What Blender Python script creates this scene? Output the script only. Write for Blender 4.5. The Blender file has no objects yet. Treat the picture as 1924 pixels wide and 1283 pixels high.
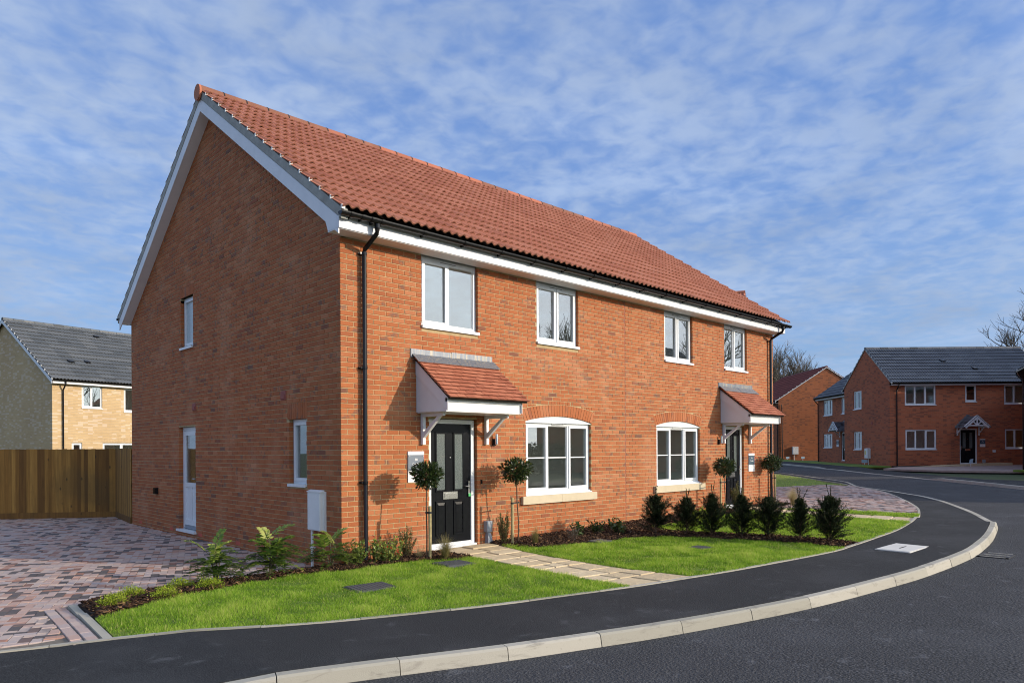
import bpy, bmesh, math, random
import numpy as np
from mathutils import Vector, Matrix
from mathutils.geometry import tessellate_polygon
R = math.radians
random.seed(11)
rng = np.random.default_rng(11)
SC = bpy.context.scene
COL = SC.collection

# ------------------------------------------------------------------ camera
CAMP = Vector((-5.348, -9.113, 1.747))
yaw, roll = R(46.089), R(-0.344)
d_ = Vector((math.cos(yaw), math.sin(yaw), 0.00105)).normalized()
r_ = Vector((math.sin(yaw), -math.cos(yaw), 0))
u_ = r_.cross(d_).normalized()
r2 = r_ * math.cos(roll) + u_ * math.sin(roll)
u2 = -r_ * math.sin(roll) + u_ * math.cos(roll)
cam = bpy.data.cameras.new('camera')
cam.sensor_width = 36.0
cam.lens = 1337.9 / 1924 * 36
cam.shift_y = (842.9 - 641.5) / 1924
cam.clip_start = 0.1
cam.clip_end = 3000
camo = bpy.data.objects.new('camera', cam)
M3 = Matrix((r2, u2, -d_)).transposed()
camo.matrix_world = Matrix.Translation(CAMP) @ M3.to_4x4()
COL.objects.link(camo)
SC.camera = camo

# ------------------------------------------------------------------ light
TOSUN = Vector((0.527, -0.85, 0.300)).normalized()
sun = bpy.data.lights.new('sun', 'SUN')
sun.energy = 2.35
sun.angle = R(0.5)
sun.color = (1.0, 0.86, 0.68)
suno = bpy.data.objects.new('sun', sun)
suno.rotation_euler = TOSUN.to_track_quat('Z', 'Y').to_euler()
suno.location = (10, -20, 30)
COL.objects.link(suno)

SC.view_settings.view_transform = 'Standard'
SC.view_settings.look = 'None'
SC.view_settings.exposure = 0.8
SC.view_settings.gamma = 1.0
SC.view_settings.use_curve_mapping = False
SC.cycles.max_bounces = 6
SC.cycles.filter_width = 1.05
SC.cycles.transparent_max_bounces = 12

class NT:
    """small node-tree helper"""
    def __init__(s, tree):
        s.t = tree; s.n = tree.nodes; s.l = tree.links
    def node(s, typ, **kw):
        nd = s.n.new(typ)
        for k, v in kw.items():
            setattr(nd, k, v)
        return nd
    def put(s, sock, val):
        if hasattr(val, 'links') or isinstance(val, bpy.types.NodeSocket):
            s.l.new(val, sock)
        elif val is not None:
            if sock.type == 'RGBA' and hasattr(val, '__len__') and len(val) == 3:
                val = (*val, 1)
            sock.default_value = val
    def math(s, op, a, b=None, c=None, clamp=False):
        nd = s.node('ShaderNodeMath', operation=op, use_clamp=clamp)
        s.put(nd.inputs[0], a); s.put(nd.inputs[1], b)
        if c is not None: s.put(nd.inputs[2], c)
        return nd.outputs[0]
    def vmath(s, op, a, b=None):
        nd = s.node('ShaderNodeVectorMath', operation=op)
        s.put(nd.inputs[0], a)
        if b is not None: s.put(nd.inputs[1], b)
        return nd.outputs[0]
    def mix(s, f, a, b, mode='MIX'):
        nd = s.node('ShaderNodeMix', data_type='RGBA', blend_type=mode)
        s.put(nd.inputs[0], f); s.put(nd.inputs[6], a); s.put(nd.inputs[7], b)
        return nd.outputs[2]
    def ramp(s, f, stops, interp='LINEAR'):
        nd = s.node('ShaderNodeValToRGB')
        cr = nd.color_ramp; cr.interpolation = interp
        while len(cr.elements) < len(stops): cr.elements.new(0.5)
        for e, (p, c) in zip(cr.elements, stops):
            e.position = p
            e.color = (*c, 1) if hasattr(c, '__len__') else (c, c, c, 1)
        s.put(nd.inputs[0], f)
        return nd.outputs[0]
    def noise(s, vec, scale, detail=4, rough=.55, dist=0):
        nd = s.node('ShaderNodeTexNoise')
        s.put(nd.inputs['Vector'], vec)
        nd.inputs['Scale'].default_value = scale
        nd.inputs['Detail'].default_value = detail
        nd.inputs['Roughness'].default_value = rough
        nd.inputs['Distortion'].default_value = dist
        return nd.outputs['Fac']
    def smooth(s, x, a, b):
        nd = s.node('ShaderNodeMapRange', interpolation_type='SMOOTHSTEP')
        s.put(nd.inputs[0], x)
        nd.inputs[1].default_value = a; nd.inputs[2].default_value = b
        return nd.outputs[0]

# world: Nishita sky with a sheet of broken altocumulus
W = bpy.data.worlds.new('World'); SC.world = W; W.use_nodes = True
w = NT(W.node_tree); w.n.clear()
sky = w.node('ShaderNodeTexSky', sky_type='NISHITA')
sky.sun_disc = False
sky.sun_elevation = math.asin(TOSUN.z)
sky.sun_rotation = math.atan2(TOSUN.x, TOSUN.y)
sky.air_density = 1.0; sky.dust_density = 0.7; sky.ozone_density = 2.5
tc = w.node('ShaderNodeTexCoord')
sx = w.node('ShaderNodeSeparateXYZ'); w.l.new(tc.outputs['Generated'], sx.inputs[0])
zz = w.math('ADD', w.math('MAXIMUM', sx.outputs[2], 0.0), 0.10)
cx = w.node('ShaderNodeCombineXYZ')
w.put(cx.inputs[0], w.math('DIVIDE', sx.outputs[0], zz))
w.put(cx.inputs[1], w.math('DIVIDE', sx.outputs[1], zz))
P = cx.outputs[0]
cells = w.noise(P, 13.0, 3.5, .5, .3)
mid = w.noise(P, 4.6, 4, .5, .3)
big = w.noise(P, 0.75, 4, .5, .5)
cov = w.math('ADD', w.math('MULTIPLY', cells, .44), w.math('ADD', w.math('MULTIPLY', mid, .36), w.math('MULTIPLY', big, .42)))
mask = w.smooth(cov, .44, .74)
dt = w.node('ShaderNodeVectorMath', operation='DOT_PRODUCT')
w.l.new(tc.outputs['Generated'], dt.inputs[0]); dt.inputs[1].default_value = TOSUN
aur = w.smooth(dt.outputs['Value'], .38, .99)      # thin cloud round the sun scatters forward
low = w.smooth(sx.outputs[2], .0, .42)
skyc = w.mix(.72, w.mix(1.0, sky.outputs[0], (0.50, 0.74, 0.92), 'MULTIPLY'), w.mix(low, (1.10, 1.6, 2.65), (.40, .96, 2.65)))
cloud = w.mix(low, (1.45, 1.92, 2.80), (1.90, 2.35, 3.15))
thick = w.ramp(w.noise(P, 1.3, 4, .55, .6), [(.3, .86), (.7, 1.16)])
cloud = w.mix(1.0, cloud, thick, 'MULTIPLY')
veil = w.smooth(w.noise(P, .42, 2, .5), .38, .66)
amt = w.math('ADD', w.math('ADD', .16, w.math('MULTIPLY', veil, .22)), w.math('MULTIPLY', mask, .54))
col = w.mix(amt, skyc, cloud)
glow = w.node('ShaderNodeVectorMath', operation='SCALE'); glow.inputs[0].default_value = (5.5, 5.4, 5.2); w.put(glow.inputs['Scale'], aur)
gsum = w.node('ShaderNodeVectorMath', operation='ADD'); w.l.new(col, gsum.inputs[0]); w.l.new(glow.outputs[0], gsum.inputs[1]); col = gsum.outputs[0]
bg = w.node('ShaderNodeBackground'); w.put(bg.inputs[0], col); bg.inputs[1].default_value = 0.143
wo = w.node('ShaderNodeOutputWorld'); w.l.new(bg.outputs[0], wo.inputs[0])

# ------------------------------------------------------------------ materials
MATS = {}
def mat(name):
    m = bpy.data.materials.new(name); m.use_nodes = True
    t = NT(m.node_tree); MATS[name] = m
    b = t.n['Principled BSDF']
    geo = t.node('ShaderNodeNewGeometry')
    return m, t, b, geo.outputs['Position']
def bump(t, b, h, dist=.01, strength=1.0):
    nd = t.node('ShaderNodeBump'); nd.inputs['Strength'].default_value = strength
    nd.inputs['Distance'].default_value = dist
    t.put(nd.inputs['Height'], h); t.l.new(nd.outputs[0], b.inputs['Normal'])
def plain(name, c, rough=.5, var=.12, scale=6, bumpd=0, bscale=60, metal=0, spec=None):
    m, t, b, P = mat(name)
    f = t.noise(P, scale, 5)
    lo = tuple(x * (1 - var) for x in c); hi = tuple(min(1, x * (1 + var)) for x in c)
    t.put(b.inputs['Base Color'], t.ramp(f, [(.3, lo), (.7, hi)]))
    b.inputs['Roughness'].default_value = rough
    b.inputs['Metallic'].default_value = metal
    if spec is not None: b.inputs['Specular IOR Level'].default_value = spec
    if bumpd: bump(t, b, t.noise(P, bscale, 4), bumpd)
    return m
def attr(t, name='tint'):
    nd = t.node('ShaderNodeAttribute'); nd.attribute_name = name
    return nd.outputs['Fac']

# red facing brick: colour of each brick from its own tint value
m, t, b, P = mat('red_brick')
ti = attr(t)
base = t.ramp(ti, [(0, (.165, .068, .040)), (.07, (.28, .080, .030)), (.2, (.325, .092, .028)), (.6, (.365, .107, .031)), (.9, (.39, .124, .040)), (1, (.42, .155, .064))])
has = t.smooth(t.math('FRACT', t.math('MULTIPLY', ti, 53.7)), .70, .86)
sm = t.smooth(t.noise(P, 9.5, 3), .46, .60)
base = t.mix(t.math('MULTIPLY', t.math('MULTIPLY', has, sm), .62), base, (.115, .078, .060))
big = t.noise(P, 1.1, 4)
base = t.mix(t.math('MULTIPLY', t.smooth(big, .5, .72), .22), base, (.58, .33, .20))
fine = t.noise(P, 130, 3)
base = t.mix(.35, base, t.ramp(fine, [(.3, .35), (.7, .75)]), 'OVERLAY')
t.put(b.inputs['Base Color'], base); b.inputs['Roughness'].default_value = .85
bump(t, b, t.math('ADD', t.math('MULTIPLY', t.noise(P, 45, 5, .7), 1), t.math('MULTIPLY', fine, .4)), .004)

m = plain('mortar', (.43, .32, .17), .95, .18, 9, .003, 90)
plain('stone_sill', (.58, .49, .34), .8, .06, 5, .002, 120)
plain('white_upvc', (.72, .74, .75), .32, .03, 2)
plain('white_paint', (.72, .73, .75), .45, .05, 3)
plain('black_upvc', (.010, .010, .011), .25, .1, 4, spec=.3)
plain('black_door', (.010, .011, .013), .22, .2, 12, .0003, 35, spec=.10)
plain('chrome', (.62, .62, .60), .22, .05, 5, metal=1)
plain('grey_plastic', (.30, .33, .37), .5, .06)
plain('sign_grey', (.125, .16, .205), .45, .04)
plain('sign_teal', (.045, .085, .12), .45, .04)
plain('sign_white', (.78, .78, .77), .5, .03)
plain('sign_red', (.60, .07, .07), .5, .05)
plain('yellow_sticker', (.65, .55, .03), .5, .05)
plain('blue_label', (.45, .62, .72), .5, .05)
plain('green_tag', (.05, .45, .12), .5, .05)
plain('meter_cream', (.76, .76, .74), .5, .04)
plain('verge_mortar', (.33, .33, .30), .9, .2, 7, .004, 40)
plain('clip_white', (.55, .56, .55), .5, .1)
plain('vent_terracotta', (.30, .095, .075), .8, .1)
plain('air_brick_red', (.50, .10, .06), .8, .15)
plain('dark_gap', (.018, .015, .013), .9, .1)
plain('room_wall', (.86, .86, .83), .9, .1, 1.5)
plain('room_warm_lit', (.62, .50, .26), .9, .1, 1.5)  # warm light inside the far windows, put into the room wall colour
plain('timber_stake', (.36, .29, .14), .8, .25, 14)
plain('rubber', (.02, .02, .02), .7, .1)
plain('stem_green', (.09, .085, .04), .8, .2, 30)
plain('stem_brown', (.12, .075, .045), .85, .25, 30)
plain('bark', (.12, .10, .075), .9, .25, 8)
plain('concrete_kerb', (.42, .395, .33), .85, .0)
plain('slab_white', (.62, .60, .55), .85, .05)

# lead flashing
m, t, b, P = mat('lead_flashing')
st = t.node('ShaderNodeMapping'); st.inputs['Scale'].default_value = (22, 22, 2.5); t.l.new(P, st.inputs[0])
t.put(b.inputs['Base Color'], t.ramp(t.noise(st.outputs[0], 1.4, 4, .6), [(.3, (.10, .115, .14)), (.5, (.17, .19, .22)), (.62, (.26, .235, .19)), (.78, (.38, .37, .35))]))
b.inputs['Roughness'].default_value = .5; b.inputs['Metallic'].default_value = .3

# roof tiles
def tile_mat(name, stops, edge, rough=.8):
    m, t, b, P = mat(name)
    ti = attr(t)
    c = t.ramp(ti, stops)
    n1 = t.noise(P, 2.2, 4); n2 = t.noise(P, 60, 3)
    c = t.mix(t.math('MULTIPLY', t.smooth(n1, .45, .75), .35), c, edge)
    c = t.mix(.3, c, t.ramp(n2, [(.3, .35), (.7, .68)]), 'OVERLAY')
    t.put(b.inputs['Base Color'], c); b.inputs['Roughness'].default_value = rough
    bump(t, b, n2, .002)
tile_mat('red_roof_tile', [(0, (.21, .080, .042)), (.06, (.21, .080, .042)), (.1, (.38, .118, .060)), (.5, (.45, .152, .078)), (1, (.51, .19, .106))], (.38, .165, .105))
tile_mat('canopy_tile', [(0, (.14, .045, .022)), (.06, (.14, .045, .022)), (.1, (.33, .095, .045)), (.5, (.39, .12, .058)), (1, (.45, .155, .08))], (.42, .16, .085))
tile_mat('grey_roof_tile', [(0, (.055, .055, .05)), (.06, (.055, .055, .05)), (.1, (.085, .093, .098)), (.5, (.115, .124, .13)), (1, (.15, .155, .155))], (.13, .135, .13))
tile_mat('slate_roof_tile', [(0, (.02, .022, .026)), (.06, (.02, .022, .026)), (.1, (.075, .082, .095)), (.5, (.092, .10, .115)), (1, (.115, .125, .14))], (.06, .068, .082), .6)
tile_mat('far_red_tile', [(0, (.12, .028, .022)), (1, (.17, .04, .03))], (.16, .045, .035))

# textured brick of the far houses (bricks below ten pixels there)
def far_brick(name, a, bcol, mort, dark, dk=.55):
    m, t, b, P = mat(name)
    tcn = t.node('ShaderNodeTexCoord')
    so = t.node('ShaderNodeSeparateXYZ'); t.l.new(tcn.outputs['Object'], so.inputs[0])
    sn = t.node('ShaderNodeSeparateXYZ'); t.l.new(tcn.outputs['Normal'], sn.inputs[0])
    isx = t.math('GREATER_THAN', t.math('ABSOLUTE', sn.outputs[0]), .7)
    h = t.math('ADD', t.math('MULTIPLY', isx, so.outputs[1]), t.math('MULTIPLY', t.math('SUBTRACT', 1.0, isx), so.outputs[0]))
    cb = t.node('ShaderNodeCombineXYZ'); t.put(cb.inputs[0], h); t.put(cb.inputs[1], so.outputs[2])
    br = t.node('ShaderNodeTexBrick'); t.l.new(cb.outputs[0], br.inputs['Vector'])
    t.put(br.inputs['Color1'], a); t.put(br.inputs['Color2'], bcol); t.put(br.inputs['Mortar'], mort)
    br.inputs['Scale'].default_value = 1; br.inputs['Mortar Size'].default_value = .006
    br.inputs['Mortar Smooth'].default_value = .2
    br.inputs['Brick Width'].default_value = .225; br.inputs['Row Height'].default_value = .075
    cell = t.node('ShaderNodeCombineXYZ')
    t.put(cell.inputs[0], t.math('FLOOR', t.math('DIVIDE', h, .225)))
    t.put(cell.inputs[1], t.math('FLOOR', t.math('DIVIDE', so.outputs[2], .075)))
    wn = t.node('ShaderNodeTexWhiteNoise', noise_dimensions='2D'); t.l.new(cell.outputs[0], wn.inputs['Vector'])
    big = t.noise(cb.outputs[0], .9, 4)
    dm = t.math('MULTIPLY', t.math('GREATER_THAN', t.math('ADD', wn.outputs[0], t.math('MULTIPLY', big, .5)), 1.04), dk)
    c = t.mix(dm, br.outputs[0], dark)
    c = t.mix(.35, c, t.ramp(t.noise(cb.outputs[0], .5, 5), [(.3, .38), (.7, .62)]), 'OVERLAY')
    t.put(b.inputs['Base Color'], c); b.inputs['Roughness'].default_value = .9
    bump(t, b, br.outputs['Fac'], -.006)
far_brick('far_red_brick', (.45, .130, .056), (.39, .108, .048), (.34, .18, .10), (.13, .06, .042))
far_brick('far_brown_brick', (.38, .118, .040), (.32, .098, .035), (.29, .15, .08), (.12, .055, .032))
far_brick('buff_brick', (.58, .41, .22), (.52, .355, .18), (.54, .42, .27), (.66, .54, .40), .6)

# glass: clear pane with mirror reflection growing towards grazing angles
m, t, b, P = mat('glass')
lw = t.node('ShaderNodeLayerWeight'); lw.inputs[0].default_value = .5
fac = t.math('ADD', .21, t.math('MULTIPLY', .90, t.math('POWER', lw.outputs['Facing'], 4.0)))
tr = t.node('ShaderNodeBsdfTransparent'); tr.inputs[0].default_value = (.90, .93, .92, 1)
gl = t.node('ShaderNodeBsdfGlossy'); gl.inputs['Roughness'].default_value = 0.0
mx = t.node('ShaderNodeMixShader'); t.put(mx.inputs[0], fac)
t.l.new(tr.outputs[0], mx.inputs[1]); t.l.new(gl.outputs[0], mx.inputs[2])
t.l.new(mx.outputs[0], t.n['Material Output'].inputs[0])
m, t, b, P = mat('frosted_glass')
t.put(b.inputs['Base Color'], t.ramp(t.noise(P, 90, 3), [(.35, (.06, .075, .072)), (.7, (.17, .20, .19))]))
b.inputs['Roughness'].default_value = .12
bump(t, b, t.noise(P, 70, 2), .003)
m, t, b, P = mat('obscure_glass')
t.put(b.inputs['Base Color'], (.42, .50, .52)); b.inputs['Roughness'].default_value = .15
bump(t, b, t.noise(P, 90, 2), .001)

# asphalt
def asphalt(name, c, gs, bd, light):
    m, t, b, P = mat(name)
    n1 = t.noise(P, gs, 3, .7); n2 = t.noise(P, .7, 5, .6); n3 = t.noise(P, 3.1, 5, .65, .4)
    vo = t.node('ShaderNodeTexVoronoi'); t.l.new(P, vo.inputs[0]); vo.inputs['Scale'].default_value = gs * .55
    c1 = t.ramp(n1, [(.34, tuple(x * .35 for x in c)), (.52, c), (.70, tuple(x * 2.4 for x in c))])
    c1 = t.mix(t.math('MULTIPLY', t.smooth(n2, .42, .75), .45), c1, light)
    c1 = t.mix(t.math('MULTIPLY', t.smooth(n3, .57, .76), .7), c1, tuple(x * 1.55 for x in light))
    sp = t.math('LESS_THAN', t.noise(P, gs * .9, 1), .265)
    c1 = t.mix(t.math('MULTIPLY', sp, .5), c1, (.16, .155, .145))
    t.put(b.inputs['Base Color'], c1); b.inputs['Roughness'].default_value = .9; b.inputs['Specular IOR Level'].default_value = .2
    bump(t, b, t.math('ADD', vo.outputs['Distance'], n1), bd)
asphalt('footway_asphalt', (.030, .031, .032), 120, .003, (.070, .071, .073))
asphalt('road_asphalt', (.053, .054, .057), 70, .010, (.095, .097, .103))

# kerb concrete with stains
m, t, b, P = mat('kerb_concrete')
ti = attr(t)
c = t.ramp(ti, [(0, (.33, .31, .25)), (1, (.44, .41, .34))])
mp = t.node('ShaderNodeMapping'); mp.inputs['Scale'].default_value = (1, 1, 4); t.l.new(P, mp.inputs[0])
c = t.mix(t.math('MULTIPLY', t.smooth(t.noise(mp.outputs[0], 3.2, 6, .65, .6), .52, .74), .65), c, (.16, .145, .12))
c = t.mix(t.math('MULTIPLY', t.smooth(t.noise(P, 40, 3), .62, .75), .3), c, (.2, .18, .15))
t.put(b.inputs['Base Color'], c); b.inputs['Roughness'].default_value = .88
bump(t, b, t.noise(P, 120, 4), .002)

# block paving
m, t, b, P = mat('block_paver')
ti = attr(t)
c = t.ramp(ti, [(0, (.085, .072, .068)), (.10, (.12, .098, .09)), (.13, (.27, .125, .08)), (.20, (.38, .20, .14)), (.34, (.46, .31, .25)), (.62, (.44, .335, .295)), (.8, (.41, .34, .32)), (1, (.53, .40, .32))])
wet = t.smooth(t.noise(P, 1.3, 5, .6, .3), .53, .66)
fr = t.smooth(t.math('FRACT', t.math('MULTIPLY', ti, 31.3)), .55, .9)
c = t.mix(t.math('MULTIPLY', t.math('MULTIPLY', wet, fr), .55), c, (.10, .085, .08))
c = t.mix(.3, c, t.ramp(t.noise(P, 100, 3), [(.3, .36), (.7, .66)]), 'OVERLAY')
t.put(b.inputs['Base Color'], c); b.inputs['Roughness'].default_value = .75
bump(t, b, t.noise(P, 90, 3), .002)
plain('joint_sand', (.17, .145, .115), .95, .25, 14, .003, 90)

# riven paving
m, t, b, P = mat('riven_slab')
ti = attr(t)
c = t.ramp(ti, [(0, (.54, .42, .25)), (.5, (.60, .475, .29)), (1, (.65, .53, .34))])
c = t.mix(t.math('MULTIPLY', t.smooth(t.noise(P, 5, 6, .65), .5, .72), .3), c, (.44, .32, .19))
t.put(b.inputs['Base Color'], c); b.inputs['Roughness'].default_value = .85
bump(t, b, t.noise(P, 9, 6, .6, .6), .02)

# earth, lawn base
m, t, b, P = mat('turf')
c = t.ramp(t.noise(P, 2.2, 6, .6), [(.3, (.10, .16, .018)), (.55, (.16, .23, .03)), (.75, (.23, .26, .055))])
t.put(b.inputs['Base Color'], c); b.inputs['Roughness'].default_value = .95
bump(t, b, t.noise(P, 70, 4), .02)
plain('soil', (.040, .026, .018), .95, .4, 12, .02, 30)
plain('path_joint', (.52, .42, .265), .95, .2, 14, .003, 90)
plain('pink_paving', (.34, .25, .215), .9, .2, 3, .003, 50)
plain('far_ground', (.05, .07, .022), .95, .3, .4)
def leaf_mat(name, stops, trans=.35, rough=.45, spec=.4):
    m, t, b, P = mat(name)
    c = t.ramp(attr(t), stops)
    t.put(b.inputs['Base Color'], c); b.inputs['Roughness'].default_value = rough
    b.inputs['Specular IOR Level'].default_value = spec
    tr = t.node('ShaderNodeBsdfTranslucent'); t.put(tr.inputs[0], c)
    mx = t.node('ShaderNodeMixShader'); mx.inputs[0].default_value = trans
    t.l.new(b.outputs[0], mx.inputs[1]); t.l.new(tr.outputs[0], mx.inputs[2])
    t.l.new(mx.outputs[0], t.n['Material Output'].inputs[0])
leaf_mat('grass_blade', [(0, (.09, .19, .012)), (.4, (.25, .44, .028)), (.75, (.46, .62, .075)), (.92, (.56, .60, .15)), (1, (.66, .57, .24))], .5, .55, .25)
leaf_mat('bay_leaf', [(0, (.014, .030, .010)), (.6, (.030, .055, .016)), (.9, (.07, .10, .02)), (1, (.13, .16, .035))], .2, .35, .5)
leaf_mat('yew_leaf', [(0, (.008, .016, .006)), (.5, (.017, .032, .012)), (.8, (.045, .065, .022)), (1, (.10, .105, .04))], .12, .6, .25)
leaf_mat('mahonia_leaf', [(0, (.04, .09, .02)), (.45, (.13, .22, .035)), (.8, (.34, .42, .06)), (1, (.52, .54, .15))], .4, .4, .45)
leaf_mat('nandina_leaf', [(0, (.05, .10, .02)), (.5, (.18, .26, .045)), (.82, (.38, .44, .10)), (.95, (.42, .26, .07)), (1, (.45, .07, .03))], .35, .4, .4)
leaf_mat('hebe_leaf', [(0, (.15, .22, .015)), (.6, (.33, .42, .03)), (1, (.50, .54, .08))], .35, .5, .3)
leaf_mat('laurel_leaf', [(0, (.02, .045, .012)), (.7, (.055, .09, .02)), (1, (.16, .20, .05))], .25, .35, .5)
leaf_mat('feather_grass', [(0, (.12, .12, .03)), (.5, (.24, .21, .07)), (1, (.52, .44, .24))], .35, .6, .2)
leaf_mat('rosemary_leaf', [(0, (.08, .09, .03)), (.6, (.18, .185, .065)), (1, (.32, .29, .13))], .25, .6, .2)
leaf_mat('grey_leaf', [(0, (.12, .13, .11)), (1, (.30, .31, .27))], .2, .7, .2)
leaf_mat('hedge_leaf', [(0, (.015, .025, .009)), (1, (.06, .075, .025))], .2, .6, .2)
leaf_mat('bark_chip', [(0, (.018, .010, .007)), (.5, (.055, .028, .016)), (.82, (.12, .062, .032)), (1, (.32, .19, .09))], 0, .8, .2)
# fence timber
m, t, b, P = mat('fence_timber')
ti = attr(t)
c = t.ramp(ti, [(0, (.13, .058, .011)), (.5, (.25, .120, .022)), (1, (.37, .195, .042))])
mp = t.node('ShaderNodeMapping'); mp.inputs['Scale'].default_value = (14, 14, .9); t.l.new(P, mp.inputs[0])
c = t.mix(.55, c, t.ramp(t.noise(mp.outputs[0], 1.3, 5, .6, .8), [(.3, .25), (.7, .7)]), 'OVERLAY')
kn = t.node('ShaderNodeTexVoronoi'); mp2 = t.node('ShaderNodeMapping'); mp2.inputs['Scale'].default_value = (5, 5, 2.6)
t.l.new(P, mp2.inputs[0]); t.l.new(mp2.outputs[0], kn.inputs[0]); kn.inputs['Scale'].default_value = 1
c = t.mix(t.math('MULTIPLY', t.math('SUBTRACT', 1.0, t.smooth(kn.outputs['Distance'], .06, .16)), .75), c, (.045, .024, .010))
c = t.mix(t.math('MULTIPLY', t.smooth(t.noise(P, .8, 4), .5, .7), .35), c, (.075, .055, .02))
t.put(b.inputs['Base Color'], c); b.inputs['Roughness'].default_value = .85
bump(t, b, t.noise(mp.outputs[0], 2, 4), .004)

# ------------------------------------------------------------------ mesh helpers
class MB:
    def __init__(s): s.v = []; s.f = []; s.t = []
    def face(s, pts, t=.5):
        i = len(s.v); s.v.extend([tuple(p) for p in pts]); s.f.append(tuple(range(i, i + len(pts)))); s.t.append(t)
    def hexa(s, c, t=.5, skip=()):
        """c: 8 corners, bottom ring 0-3, top ring 4-7"""
        i = len(s.v); s.v.extend([tuple(p) for p in c])
        for k, q in enumerate(((3, 2, 1, 0), (4, 5, 6, 7), (0, 1, 5, 4), (1, 2, 6, 5), (2, 3, 7, 6), (3, 0, 4, 7))):
            if k in skip: continue
            s.f.append(tuple(i + j for j in q)); s.t.append(t)
    def box(s, x0, x1, y0, y1, z0, z1, t=.5):
        s.hexa([(x0, y0, z0), (x1, y0, z0), (x1, y1, z0), (x0, y1, z0), (x0, y0, z1), (x1, y0, z1), (x1, y1, z1), (x0, y1, z1)], t)
    def prism(s, poly, z0, z1, t=.5, chamfer=0, bottom=False):
        """vertical prism over a convex polygon (ccw)"""
        n = len(poly)
        cx_ = sum(p[0] for p in poly) / n; cy_ = sum(p[1] for p in poly) / n
        i = len(s.v)
        s.v.extend([(p[0], p[1], z0) for p in poly])
        zt = z1 - chamfer
        s.v.extend([(p[0], p[1], zt) for p in poly])
        for k in range(n):
            s.f.append((i + k, i + (k + 1) % n, i + n + (k + 1) % n, i + n + k)); s.t.append(t)
        if chamfer:
            for p in poly:
                dx, dy = cx_ - p[0], cy_ - p[1]; L = math.hypot(dx, dy) or 1
                s.v.append((p[0] + dx / L * chamfer * 1.4, p[1] + dy / L * chamfer * 1.4, z1))
            for k in range(n):
                s.f.append((i + n + k, i + n + (k + 1) % n, i + 2 * n + (k + 1) % n, i + 2 * n + k)); s.t.append(t)
            s.f.append(tuple(i + 2 * n + k for k in range(n))); s.t.append(t)
        else:
            s.f.append(tuple(i + n + k for k in range(n))); s.t.append(t)
    def tube(s, pts, rad, seg=8, t=.5, cap=True):
        pts = [Vector(p) for p in pts]
        if not hasattr(rad, '__len__'): rad = [rad] * len(pts)
        i0 = len(s.v); up = Vector((.0131, .0172, 1))
        for k, p in enumerate(pts):
            a = pts[min(k + 1, len(pts) - 1)] - pts[max(k - 1, 0)]
            a.normalize()
            x = a.cross(up if abs(a.z) < .95 else Vector((1, .02, 0))).normalized(); y = a.cross(x)
            for j in range(seg):
                an = 2 * math.pi * j / seg
                s.v.append(tuple(p + (x * math.cos(an) + y * math.sin(an)) * rad[k]))
        for k in range(len(pts) - 1):
            for j in range(seg):
                a = i0 + k * seg + j; b2 = i0 + k * seg + (j + 1) % seg
                s.f.append((a, b2, b2 + seg, a + seg)); s.t.append(t)
        if cap:
            s.f.append(tuple(i0 + j for j in range(seg))); s.t.append(t)
            e = i0 + (len(pts) - 1) * seg
            s.f.append(tuple(e + j for j in reversed(range(seg)))); s.t.append(t)
    def mesh(s, name, m, smooth=False):
        me = bpy.data.meshes.new(name)
        me.from_pydata(s.v, [], s.f)
        a = me.attributes.new('tint', 'FLOAT', 'FACE'); a.data.foreach_set('value', np.array(s.t, dtype=np.float32))
        me.materials.append(MATS[m] if isinstance(m, str) else m)
        if smooth: me.polygons.foreach_set('use_smooth', [True] * len(s.f))
        return me
    def build(s, name, m, parent=None, smooth=False, **props):
        return link(name, s.mesh(name, m, smooth), parent, **props)
def link(name, me, parent=None, loc=None, rotz=None, **props):
    o = bpy.data.objects.new(name, me); COL.objects.link(o)
    if parent is not None: o.parent = parent
    if loc is not None: o.location = loc
    if rotz is not None: o.rotation_euler = (0, 0, rotz)
    for k, v in props.items(): o[k] = v
    return o
def empty(name, loc=(0, 0, 0), rotz=0, **props):
    o = link(name, None, None, loc, rotz, **props); o.empty_display_size = .2
    return o
def thing(name, label, cat, loc=(0, 0, 0), rotz=0, group=None):
    o = empty(name, loc, rotz, label=label, category=cat)
    if group: o['group'] = group
    return o
def npmesh(name, verts, faces, tint, m, parent=None, **props):
    """verts (N,3), faces (M,k) constant k"""
    me = bpy.data.meshes.new(name)
    nv, nf, k = len(verts), len(faces), faces.shape[1]
    me.vertices.add(nv); me.vertices.foreach_set('co', np.asarray(verts, np.float32).ravel())
    me.loops.add(nf * k); me.loops.foreach_set('vertex_index', faces.astype(np.int32).ravel())
    me.polygons.add(nf)
    me.polygons.foreach_set('loop_start', np.arange(0, nf * k, k, dtype=np.int32))
    me.polygons.foreach_set('loop_total', np.full(nf, k, dtype=np.int32))
    me.update(calc_edges=True)
    a = me.attributes.new('tint', 'FLOAT', 'FACE'); a.data.foreach_set('value', np.asarray(tint, np.float32))
    me.materials.append(MATS[m])
    return link(name, me, parent, **props)
class Fr:
    """a wall plane: a along, n outward, z up"""
    def __init__(s, O, A, N): s.O, s.A, s.N = Vector(O), Vector(A), Vector(N)
    def p(s, a, z, n=0): return s.O + s.A * a + s.N * n + Vector((0, 0, z))
    def box(s, mb, a0, a1, z0, z1, n0, n1, t=.5):
        c = [s.p(a0, z0, n0), s.p(a1, z0, n0), s.p(a1, z0, n1), s.p(a0, z0, n1), s.p(a0, z1, n0), s.p(a1, z1, n0), s.p(a1, z1, n1), s.p(a0, z1, n1)]
        mb.hexa(c, t)
def smooth(a, b, x):
    tt = min(1, max(0, (x - a) / (b - a))); return tt * tt * (3 - 2 * tt)
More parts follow.
